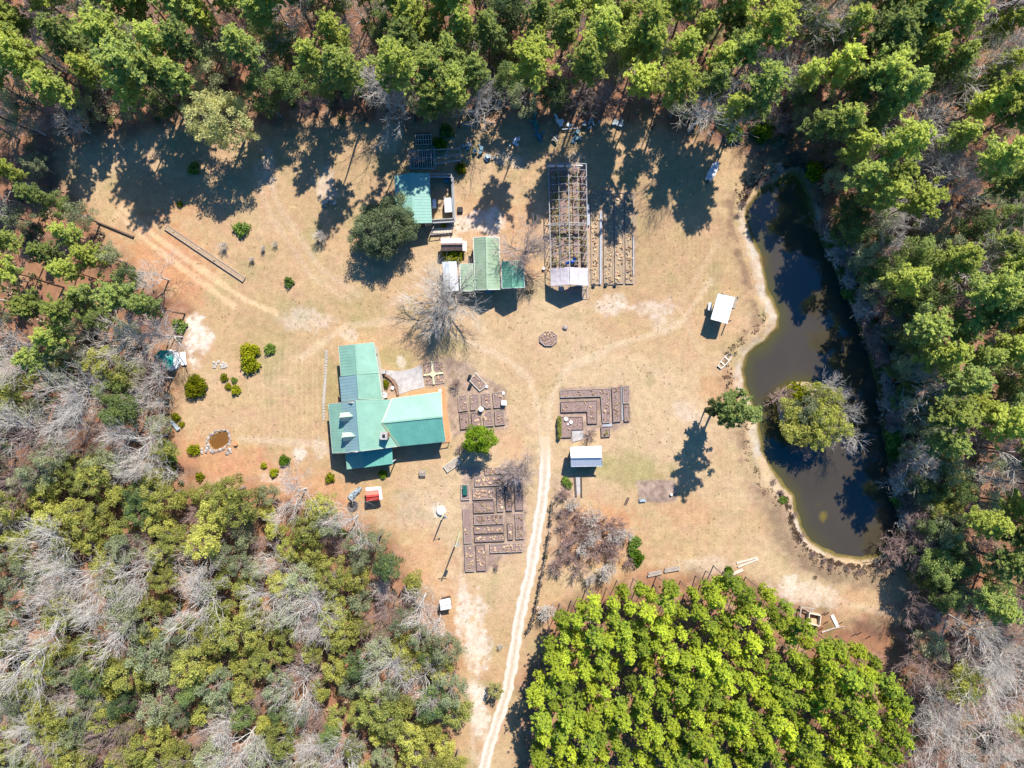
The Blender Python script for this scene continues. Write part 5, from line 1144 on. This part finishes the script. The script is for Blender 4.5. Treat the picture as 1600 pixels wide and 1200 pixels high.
# boards, timbers and frames
one(MB().bar(W(1151, 880, .12), W(1183, 871, .12), .3, .14), 'plank', M_palewood, 'upper of two long pale planks near the plantation edge', 'plank', 'pale planks')
one(MB().bar(W(1153, 886, .12), W(1185, 873.5, .12), .3, .14), 'plank', M_palewood, 'lower of two long pale planks near the plantation edge', 'plank', 'pale planks')
one(MB().bar(W(1141, 898, .12), W(1161, 890, .12), .5, .14), 'plank', M_palewood, 'short pale plank at the bright pine plantation edge', 'plank')
one(MB().bar(W(1012, 900, .2), W(1034, 895, .2), .4, .35).bar(W(1013, 896, .2), W(1034, 891.5, .2), .3, .3), 'old_timber', M_wood, 'left pile of old grey timbers above the plantation', 'timber')
one(MB().bar(W(1038, 893, .2), W(1062, 889, .2), .4, .35).bar(W(1039, 889.5, .2), W(1061, 885.5, .2), .3, .3), 'old_timber', M_wood, 'right pile of old grey timbers above the plantation', 'timber')
one(MB().bar(W(976, 788, .12), W(981, 777, .12), .16, .14).bar(W(978, 789, .12), W(983, 778, .12), .16, .13), 'dark_board', M_dwood, 'thin dark boards leaning together on the grass left of the old patch', 'board')
one(MB().box(tuple(W(1004, 782, .2)), (1.1, .45, .4), .05), 'metal_trough', M_bluegrey, 'dark metal trough at the lower left of the old garden patch', 'trough')
bx = thing('box_frame', tuple(W(1267, 962, 0)), 'open wooden box frame with braced panel at the plantation edge', 'frame')
def runs(name, pts, h, w, m, z): 
    t_ = MB()
    for i, (p, q) in enumerate(zip(pts[:-1], pts[1:])): t_.bar(W(*p, z + .003 * i), W(*q, z + .003 * i), w, h)
    t_.build(name, m, bx)
runs('braced_panel', [(1251.5, 948), (1272, 951), (1265, 956), (1252, 948), (1250, 963)], .12, .2, M_wood, 1.0)
for p in ((1251.5, 948), (1272, 951), (1250, 963)): MB().box(tuple(W(*p, .5)), (.14, .14, 1.0)).build('post', M_wood, bx)
runs('box_wall', [(1263, 957), (1281, 960.5), (1279, 977), (1262, 973), (1263, 957)], 1.0, .16, M_palewood, .5)
MB().ext([W(x, y, 0)[:2] for x, y in ((1265, 965), (1274, 966), (1274, 975), (1265, 974))], 0, .5).build('crate_inside', M_straw, bx)
one(MB().bar(W(1300, 961, .15), W(1309, 979, .15), .55, .1), 'white_board', M_white, 'white board lying right of the box frame', 'board')
one(MB().tube(W(1284, 988, .15), W(1302, 982, .18), .13, .11, 7).tube(W(1302, 982, .18), W(1319, 979, .15), .11, .07, 7), 'pale_log', M_stone, 'pale log lying below the white board', 'log')
for i, (x, y) in enumerate(((1289, 958), (1295, 957), (1294, 971), (1316, 972), (1338, 990), (1346, 988), (1360, 994), (1286, 981))):
    one(MB().tube(W(x, y, 0), W(x, y, 1.1), .08, .07, 6), 'fence_post', M_dwood, 'short dark post near the southeast bank', 'post', 'short posts near the box frame')
one(MB().tube(W(209, 370.5, .25), W(150, 346, .3), .2, .13, 8), 'fallen_log', M_bark, 'long dark fallen trunk pointing at the orange sand track', 'log')
one(MB().bar(W(898, 745, .06), W(900, 777, .06), .35, .12), 'path_edge', M_dwood, 'left dark edging of the path below the white shed', 'edging')
one(MB().bar(W(908, 745, .06), W(908.5, 778, .06), .3, .12), 'path_edge', M_dwood, 'right dark edging of the path below the white shed', 'edging')
one(MB().ext([W(x, y, 0)[:2] for x, y in ((899.5, 745), (906.5, 745), (907, 770), (901, 775))], -.1, .04), 'path', M_concrete, None, None); bpy.data.objects['path']['kind'] = 'structure'
# junk along the forest edge
JK = [('blue_grey_junk', 836, 192, M_dteal, 'dark teal drum in the junk line'), ('white_junk', 803, 223, M_tin, 'upright heap of white scrap left in the junk line'), ('scrap_heap', 879, 193, M_white, 'heap of white and blue scrap at the forest edge'),
      ('scrap_heap', 924, 192, M_bluegrey, 'round heap of blue grey scrap behind the greenhouse'), ('scrap_heap', 962, 193, M_bluegrey, 'long heap of blue scrap right end of the junk line'), ('tarp', 900, 217, mat('teal_tarp', (.10, .20, .25), rough=.6, var=.4), 'crumpled teal tarp behind the greenhouse'),
      ('scrap_heap', 843, 213, mat('teal_tarp', (.10, .20, .25)), 'small teal scrap below the dark drum'), ('scrap_heap', 868, 216, M_stone, 'pale rubble pile in the junk line'), ('scrap_heap', 748, 238, MATS['teal_tarp'], 'small teal scrap right of the lumber frame'),
      ('scrap_heap', 732, 229, M_bluegrey, 'upper small scrap pile right of the lumber frame'), ('scrap_heap', 762, 246, M_bluegrey, 'lower grey scrap pile right of the lumber frame'), ('scrap_heap', 512, 318, M_stone, 'pale rubble pile left of the big round tree')]
for i, (n, x, y, m, l) in enumerate(JK):
    r_ = random.Random(i); b = MB()
    for k in range(9):
        u = (r_.gauss(0, .7 if 'long' in l or 'heap of' in l else .4), r_.gauss(0, .45)); c = W(x, y, 0)
        b.box((c.x + u[0], c.y + u[1], .15 + .08 * k), (r_.uniform(.25, .9), r_.uniform(.2, .6), r_.uniform(.1, .3)), r_.uniform(0, 3))
    one(b, n, m, l, 'scrap')
one(MB().bar(W(878, 202, .5), W(903, 200, .6), .14, .1), 'pipe', M_tin, 'long pale pipe under the white scrap heap', 'pipe'); one(MB().bar(W(716, 193, .6), W(748, 189, .7), .15, .1).bar(W(722, 196, .4), W(742, 197, .4), .12, .1), 'pipe', M_bluegrey, 'long pale pipes at the wood edge above the lumber frame', 'pipe')
# wire fence grown with vines along the drive
fn = thing('wire_fence', tuple(W(845, 905, 0)), 'low vine grown wire fence along the right side of the sandy drive', 'fence')
fl = [(862, 782), (858, 830), (852, 865), (846, 900), (838, 940), (829, 975), (820, 995)]; fp = []
for a_, b_ in zip(fl[:-1], fl[1:]):
    for k in range(3): fp.append(W(a_[0] + (b_[0] - a_[0]) * k / 3, a_[1] + (b_[1] - a_[1]) * k / 3, 0))
for p in fp: MB().tube(p, p + Vector((0, 0, 1.25)), .06, .05, 6).build('post', M_wood, fn)
t_ = MB()
for a_, b_ in zip(fp[:-1], fp[1:]):
    for z in (.4, .8, 1.15): t_.bar(a_ + Vector((0, 0, z)), b_ + Vector((0, 0, z)), .02, .02)
t_.build('wire', M_pvc, fn)
r_ = random.Random(5); cv = []
for a_, b_ in zip(fp[:-1], fp[1:]):
    for k in range(6):
        if r_.random() < .75: cv.append(tuple(a_.lerp(b_, r_.random()) + Vector((r_.gauss(0, .12), 0, r_.uniform(.3, 1.1))) - fn.location))
o = bpy.data.objects.new('vines', leaves('vines', cv, [.3] * len(cv), 22, .16, L_vine if 'L_vine' in globals() else leafmat('dry_vine_leaves', (.07, .06, .045), (.20, .15, .10), trans=.2), 5, elong=1.6)); col.objects.link(o); o.parent = fn; o['kind'] = 'stuff'

# ------------------------------------------------------------------ single trees and shrubs of the yard
def solo(kind, name, px, py, s, label, cat, parts=('trunk', 'crown'), sz=None, rz=None, base=False, group=None):
    """px, py: where its crown centre (or its foot if base) shows in the photo"""
    hc = 0 if base else kind['hc'] * (sz or s); c = W(px, py, hc)
    return plant(kind, name, c.x, c.y, s, prnd.uniform(0, 6.28) if rz is None else rz, label, cat, group, parts, sz)
bigoak = broad('round_tree', 801, 8.5, 5.4, leafmat('round_tree_leaves', (.13, .17, .085), (.30, .35, .17), trans=.4), nc=260, cs=.85, size=.17, npt=140, lo=.12, holes=.1, r0=.35)
solo(bigoak, 'round_tree', 598, 354, 1.0, 'big round grey green tree covering the left side of the teal barn', 'tree')
pale = broad('pale_tree', 802, 15, 5.2, leafmat('pale_tree_leaves', (.42, .42, .18), (.72, .70, .30), trans=.5), nc=210, cs=.75, size=.17, npt=80, lo=.34, holes=.3, elong=1.6, r0=.3)
solo(pale, 'pale_tree', 347, 190, 1.0, 'big pale yellow green tree at the top of the clearing', 'tree')
brt = broad('bright_tree', 803, 6.8, 2.25, leafmat('spring_leaves', (.14, .24, .02), (.34, .46, .03), trans=.45), nc=80, cs=.6, size=.17, npt=110, lo=.2, holes=.1)
solo(brt, 'bright_tree', 750, 686, 1.12, 'bright spring green tree between the small beds and lower garden', 'tree')
cy = broad('small_drive_tree', 804, 4.2, 1.3, L_pale, nc=24, cs=.45, size=.16, npt=80, lo=.2); solo(cy, 'small_drive_tree', 775, 1079, 1.0, 'small pale green tree at the left edge of the sandy drive', 'tree')
# lone pine on the pond bank with its long bare bole
lone = pine('lone_pine', 805, 17.5, 3.7, .45, leafmat('lone_pine_needles', (.20, .27, .09), (.44, .50, .14), trans=.5), nl=50, tr=.55, npt=32, size=.20, dens=1.0, upb=1.2, r0=.24)
solo(lone, 'lone_pine_tree', 1158, 642, 1.0, 'lone pine on the west bank of the pond with a long shadow', 'pine tree')
limb = pine('low_limbed_pine', 806, 9, 2.2, .4, leafmat('thin_pine_needles', (.12, .15, .06), (.28, .30, .10), trans=.4), nl=16, tr=.6, npt=36, size=.28, r0=.16)
solo(limb, 'thin_pine_tree', 1124, 640, 1.0, 'thin sparse small pine just left of the lone bank pine', 'pine tree')
# big bare trees
bt1 = bare('great_bare_tree', 811, 15, .62, M_greybark, M_twig, trunk=.12, r=.32, nb=(0, 5, 6, 6, 5), lim=15, Lf=.30, ang=(.35, 1.1), up=.08)
plant(bt1, 'great_bare_tree', W(701, 474, 0).x, W(701, 474, 0).y, .95, .6, 'huge leafless spreading tree over the white tin carport', 'bare tree')
bt2 = bare('forked_bare_tree', 812, 14, .6, M_greybark, M_pinktwig, trunk=.25, r=.24, nb=(0, 5, 6, 6, 5), lim=13, Lf=.28, ang=(.3, 1.0))
plant(bt2, 'forked_bare_tree', W(821, 397, 0).x, W(821, 397, 0).y, .88, 1.0, 'leafless tree between the sage shed and the greenhouse frame', 'bare tree')
bt3 = bare('low_bare_tree', 813, 8.0, .65, M_greybark, M_pinktwig, trunk=.12, r=.2, nb=(0, 5, 6, 5, 5), lim=11, Lf=.33, ang=(.4, 1.1))
plant(bt3, 'low_bare_tree', W(811, 731, 0).x, W(811, 731, 0).y, 1.05, 2.0, 'wide twiggy leafless tree over the top of the lower garden', 'bare tree')
plant(bt3, 'low_bare_tree', W(797, 728, 0).x, W(797, 728, 0).y, .55, 4.0, 'smaller leafless tree just left of the wide twiggy one', 'bare tree')
solo(BARE[1], 'fringe_bare_tree', 590, 130, 1.25, 'broad pale leafless tree at the wood edge above the teal barn', 'bare tree'); solo(BARE[4], 'fringe_bare_tree', 742, 158, .95, 'pale leafless tree at the wood edge above the white pipes', 'bare tree')
solo(BARE[0], 'fringe_bare_tree', 1238, 100, 1.0, 'tall pale leafless tree in the shade north of the pond', 'bare tree'); solo(BARE[3], 'fringe_bare_tree', 32, 190, .9, 'pale leafless tree low at the left of the north shade', 'bare tree')
solo(BARE[4], 'fringe_bare_tree', 455, 775, .95, 'wide pale leafless tree at the wood edge below the rock pond lawn', 'bare tree'); solo(BARE[2], 'fringe_bare_tree', 225, 520, .8, 'pale leafless tree above the teal gazebo', 'bare tree')
solo(BARE[1], 'fringe_bare_tree', 232, 428, .85, 'toppled pale leafless tree at the end of the sand track', 'bare tree'); solo(BARE[0], 'fringe_bare_tree', 235, 590, .8, 'pale leafless tree left of the teal gazebo', 'bare tree')
solo(PINES[1], 'tall_pine_tree', 706, 138, .95, 'right one of two pines at the wood edge behind the hutch', 'pine tree'); solo(PINES[3], 'tall_pine_tree', 672, 148, 1.0, 'left one of two pines at the wood edge behind the hutch', 'pine tree')
solo(SHR_G[0], 'bright_bush', 289, 152, 1.9, 'bright green bush left of the pale yellow tree', 'bush', ('stems', 'foliage'))
# island trees
is_ = 'on the pond island'
LI = leafmat('island_leaves', (.24, .28, .08), (.56, .56, .12), trans=.5)
ISL = [broad('island_tree', 830 + i, 8.5, 1.9, LI, nc=44, cs=.5, size=.17, npt=60, lo=.25, holes=.4) for i in range(3)]
for (k, n, x, y, s, l) in ((ISL[0], 'island_tree', 1290, 645, .95, 'yellow green tree in the middle right'), (ISL[1], 'island_tree', 1306, 665, .9, 'yellow green tree at the lower right'), (ISL[2], 'island_tree', 1278, 612, .85, 'yellow green tree at the upper right'), (GREYG[1], 'island_tree', 1262, 640, .8, 'grey green tree in the centre'), (OLIVE[3], 'island_tree', 1238, 642, .75, 'olive tree at the left side'),
                        (OLIVE[1], 'island_tree', 1262, 672, .8, 'olive tree at the lower middle'), (OLIVE[3], 'island_tree', 1240, 675, .75, 'olive tree at the lower left'), (ISL[0], 'island_tree', 1284, 682, .85, 'yellow green tree at the bottom'), (SHR_Y[0], 'island_bush', 1248, 618, 1.7, 'yellow bush near the top'), (OLIVE[3], 'island_tree', 1270, 655, .7, 'small olive tree left of centre'), (ISL[1], 'island_tree', 1300, 625, .8, 'slim tree at the right'),
                        (BARE[3], 'island_bare_tree', 1308, 612, .75, 'white leafless tree leaning out at the upper right'), (BARE[0], 'island_bare_tree', 1312, 650, .6, 'white leafless tree leaning out at the right'), (BARE[3], 'island_bare_tree', 1318, 682, .75, 'white leafless tree leaning out at the lower right'), (BROWN[1], 'island_bare_tree', 1255, 698, .6, 'brown twiggy tree at the bottom'), (SHR_R[0], 'island_bush', 1226, 622, 1.2, 'reddish bare bush at the upper left')):
    solo(k, n, x, y, s * (1.4 if 'bare' not in n else 1.15), l + ' ' + is_, 'bush' if 'bush' in n else ('bare tree' if 'bare' in n else 'tree'), ('stems', 'foliage') if 'bush' in n else ('trunk', 'crown'), sz=s * 1.05)
SB = ('stems', 'foliage')
for (k, x, y, r, l) in ((SHR_D, 451, 440, 1.0, 'round dark shrub alone in the upper left lawn'), (SHR_D, 376, 358, 1.5, 'green and bare mixed shrub above the long narrow bed'), (SHR_Y, 386, 549, 1.7, 'upper yellow green bush of the big lawn clump'), (SHR_Y, 388, 568, 1.9, 'lower yellow green bush of the big lawn clump'), (SHR_Y, 398, 548, 1.1, 'small bush at the right of the big lawn clump'),
                       (SHR_D, 421.5, 545, 1.15, 'round dark green bush right of the big lawn clump'), (SHR_Y, 349, 590, .8, 'upper left bush of the four small bushes'), (SHR_D, 365, 594, .65, 'upper right bush of the four small bushes'), (SHR_Y, 356, 604, .7, 'middle bush of the four small bushes'), (SHR_Y, 367, 610, 1.0, 'lower bush of the four small bushes'),
                       (SHR_Y, 301, 703, 1.2, 'yellow green bush left of the small orange pond'), (SHR_Y, 412, 728, .65, 'smallest bush of three below the sand patch'), (SHR_Y, 427, 739, .9, 'lowest bush of three below the sand patch'), (SHR_G, 443, 720, 1.1, 'largest bush of three below the sand patch'), (SHR_Y, 515, 747, 1.0, 'yellow green bush off the southwest house corner'),
                       (SHR_D, 279, 508, 1.4, 'blue green bush beside the white sand patch'), (SHR_Y, 345, 765, 1.1, 'left bush of the chain at the mixed wood edge'), (SHR_Y, 355, 773, 1.0, 'middle bush of the chain at the mixed wood edge'), (SHR_Y, 368, 778, 1.2, 'right bush of the chain at the mixed wood edge'), (SHR_Y, 311, 745, .9, 'yellow bush at the wood edge below the rock pond'),
                       (SHR_Y, 274, 652, .9, 'lime bush above the garden cart'), (SHR_Y, 283, 663, .6, 'small lime bush right of the garden cart'), (SHR_Y, 601, 600, .9, 'yellow green bush in the brick edged patio bed'), (SHR_Y, 701, 399, 1.35, 'left half of the bright yellow bush below the rusty shed'), (SHR_Y, 712, 398, 1.4, 'right half of the bright yellow bush below the rusty shed'),
                       (SHR_G, 598, 741, .9, 'green bush in the shade of the south porch'), (SHR_G, 876, 368, .5, 'small green plant inside the greenhouse'), (SHR_D, 884, 753, .9, 'left yucca clump below the white shed'), (SHR_D, 889, 758, .8, 'right yucca clump below the white shed'), (SHR_G, 996, 873, 1.5, 'bright green bush at the right of the bare shrub patch'),
                       (SHR_D, 993, 848, 1.3, 'dark green bush above the bright one by the bare shrubs'), (SHR_D, 990, 862, 1.1, 'dark middle bush in the green hedge by the bare shrubs'), (SHR_G, 1140, 893, .9, 'small bright bush above the short plank'), (SHR_Y, 280, 318, .6, 'tiny green sapling left of the pale tree shadow'), (SHR_Y, 853, 870, .35, 'tiny lime plant by the wire fence'),
                       (SHR_D, 302, 262, 1.2, 'dark bush in the shade left of the pale tree'), (SHR_G, 1195, 200, 2.4, 'green bush at the shade edge above the metal boat'), (SHR_G, 1205, 188, 1.8, 'upper green bush at the shade edge above the metal boat'), (SHR_D, 1150, 205, 2.0, 'dark bush in the shade above the metal boat'), (SHR_Y, 1276, 266, 2.0, 'yellow bush at the north tip of the pond'),
                       (SHR_G, 688, 224, 1.4, 'green bush right of the hutch'), (SHR_Y, 720, 262, 1.2, 'yellow green weeds at the corner of the lumber frame'), (SHR_D, 697, 204, 1.4, 'dark bush above the hutch'), (SHR_Y, 693, 353, .6, 'lime weeds below the plank deck'), (SHR_G, 532, 833, 1.0, 'bright green bush at the mixed wood tip'), (SHR_D, 1225, 782, .9, 'dark bush on the bank south of the island'),
                       (SHR_Y, 860, 1158, .8, 'left yellow bush in the plantation shade'), (SHR_D, 262, 716, 1.6, 'dark green bush left of the rock pond'), (SHR_Y, 262, 740, 1.5, 'yellow green bush at the wood edge below the cart')):
    solo(prnd.choice(k), 'bush', x, y, r, l, 'bush', SB)
ob = shrub('oval_bush', 820, 2.6, 2.6, L_lime, nc=40, cs=.6, size=.19, npt=110); solo(ob, 'oval_bush', 302, 604, .95, 'large round olive green bush left of the four small bushes', 'bush', SB)
hd = MB(); cv = [tuple(W(874 + prnd.uniform(-1, 1), 652 + i * .5, prnd.uniform(.4, 1.0))) for i in range(66)]
o = bpy.data.objects.new('hedge', leaves('hedge', cv, [.35] * 66, 40, .15, L_olive, 6)); col.objects.link(o); tag(o, 'short olive hedge on the left side of the notched corner bed', 'hedge')
for (k, x, y, r, l) in ((SHR_B, 498, 366, 1.1, 'bare brown shrub left of the big round tree'), (SHR_B, 349, 383, .8, 'bare shrub above the middle of the long narrow bed'), (SHR_B, 411, 388, .5, 'bare sapling right of the long narrow bed'), (SHR_B, 430, 380, .5, 'bare sapling above the lone dark shrub'), (SHR_B, 393, 404, .5, 'bare sapling at the end of the long narrow bed'),
                       (SHR_R, 711, 600, .85, 'brown shrub between the terrace and small beds'), (SHR_R, 718, 700, .6, 'small brown shrub left of the bright green tree'), (SHR_R, 775, 886, .55, 'small brown shrub below the lower garden'), (SHR_B, 781, 1010, .5, 'small bare brush heap left of the drive'), (SHR_B, 852, 955, 1.5, 'grey bare shrub right of the drive beside the plantation'),
                       (SHR_R, 923, 680, .9, 'brown bare shrub between the slab and square bed'), (SHR_B, 1220, 262, .8, 'bare shrub at the north tip of the pond bank')):
    solo(prnd.choice(k), 'bare_bush', x, y, r, l, 'bush', SB)
shp = [(880, 770, 1.), (893, 790, 1.1), (878, 800, .9), (905, 806, 1.), (925, 812, 1.5), (940, 822, 1.4), (962, 824, 1.5), (975, 836, 1.4), (905, 838, 1.4), (890, 848, 1.3), (923, 838, 1.4), (948, 850, 1.5), (930, 862, 1.3), (908, 862, 1.2), (872, 880, .9), (905, 892, 1.3), (946, 893, 1.5), (960, 866, 1.2), (985, 880, .8), (925, 905, 1.), (893, 870, 1.), (885, 822, 1.1), (958, 842, 1.4), (915, 824, 1.3), (870, 890, 1.)]
adj = 'left', 'upper', 'middle', 'lower', 'right'
for i, (x, y, r) in enumerate(shp):
    solo(prnd.choice(SHR_B if i % 3 == 1 else SHR_R), 'bare_bush', x, y, r * 1.05, ('grey' if i % 3 == 1 else 'reddish') + ' leafless bush in the bare shrub patch above the bright plantation', 'bush', SB, group='leafless bushes of the shrub patch')
for i, (x, y) in enumerate(((1170, 300), (1160, 318), (1153, 335), (1200, 278), (1215, 268), (1188, 286), (1242, 805), (1253, 838), (1272, 866), (1300, 884), (1345, 893), (1380, 888), (1222, 770), (1210, 752), (1325, 890), (1288, 876))):
    solo(prnd.choice(SHR_R), 'bank_brush', x, y, .5, 'small dry brush on the %s bank of the pond' % ('northwest' if y < 400 else 'south'), 'bush', SB, group='dry brush on the pond bank')
r_ = random.Random(71)
for i in range(46):
    f = i / 45 * 12.99; k0 = 34 + int(f); a_, b_ = POND[k0 % len(POND)], POND[(k0 + 1) % len(POND)]; u = f - int(f)
    x, y = a_[0] * (1 - u) + b_[0] * u + r_.uniform(4, 20), a_[1] * (1 - u) + b_[1] * u + r_.uniform(-5, 5)
    kk = r_.choice((SHR_R, SHR_R, SHR_B, SHR_D)); w = 'upper' if y < 420 else ('middle' if y < 640 else 'lower')
    solo(r_.choice(kk), 'bank_bush', x, y, r_.uniform(1.0, 2.0), ('dark green' if kk is SHR_D else 'bare brown') + ' bush on the shaded east bank beside the %s pond' % w, 'bush', SB, group='bushes on the %s east bank' % w)
# dry weeds on the pond bank (uncountable)
r_ = np.random.default_rng(31); pts = []
P_ = POND
while len(pts) < 1100:
    f = r_.uniform(0, len(P_)); i = int(f); u = f - i; a_, b_ = P_[i], P_[(i + 1) % len(P_)]
    x, y = a_[0] * (1 - u) + b_[0] * u, a_[1] * (1 - u) + b_[1] * u
    cx, cy = 1290, 570; dx, dy = x - cx, y - cy; L_ = math.hypot(dx, dy); e = abs(r_.normal(0, 10)) + (12 if x < 1260 and 330 < y < 760 else 7)
    px, py = x + dx / L_ * e, y + dy / L_ * e
    dd = nearest(px, py, POND)
    if dd < 6: continue
    if x < 1260 and 330 < y < 760 and not (16 < dd < 30 and r_.random() < .5): continue
    pts.append(((px - 800) * S, (600 - py) * S, .25))
o = bpy.data.objects.new('bank_weeds', leaves('bank_weeds', pts, r_.uniform(.2, .45, len(pts)), 18, .2, leafmat('dry_weed_leaves', (.14, .09, .06), (.38, .27, .17), trans=.2), 31, elong=1.8, up=.6, flat=.6)); col.objects.link(o); tag(o, 'dry brown weeds along the bank of the pond', 'weeds', kind='stuff')
print('OBJECTS', len(bpy.data.objects), 'faces', sum(len(m.polygons) for m in bpy.data.meshes))
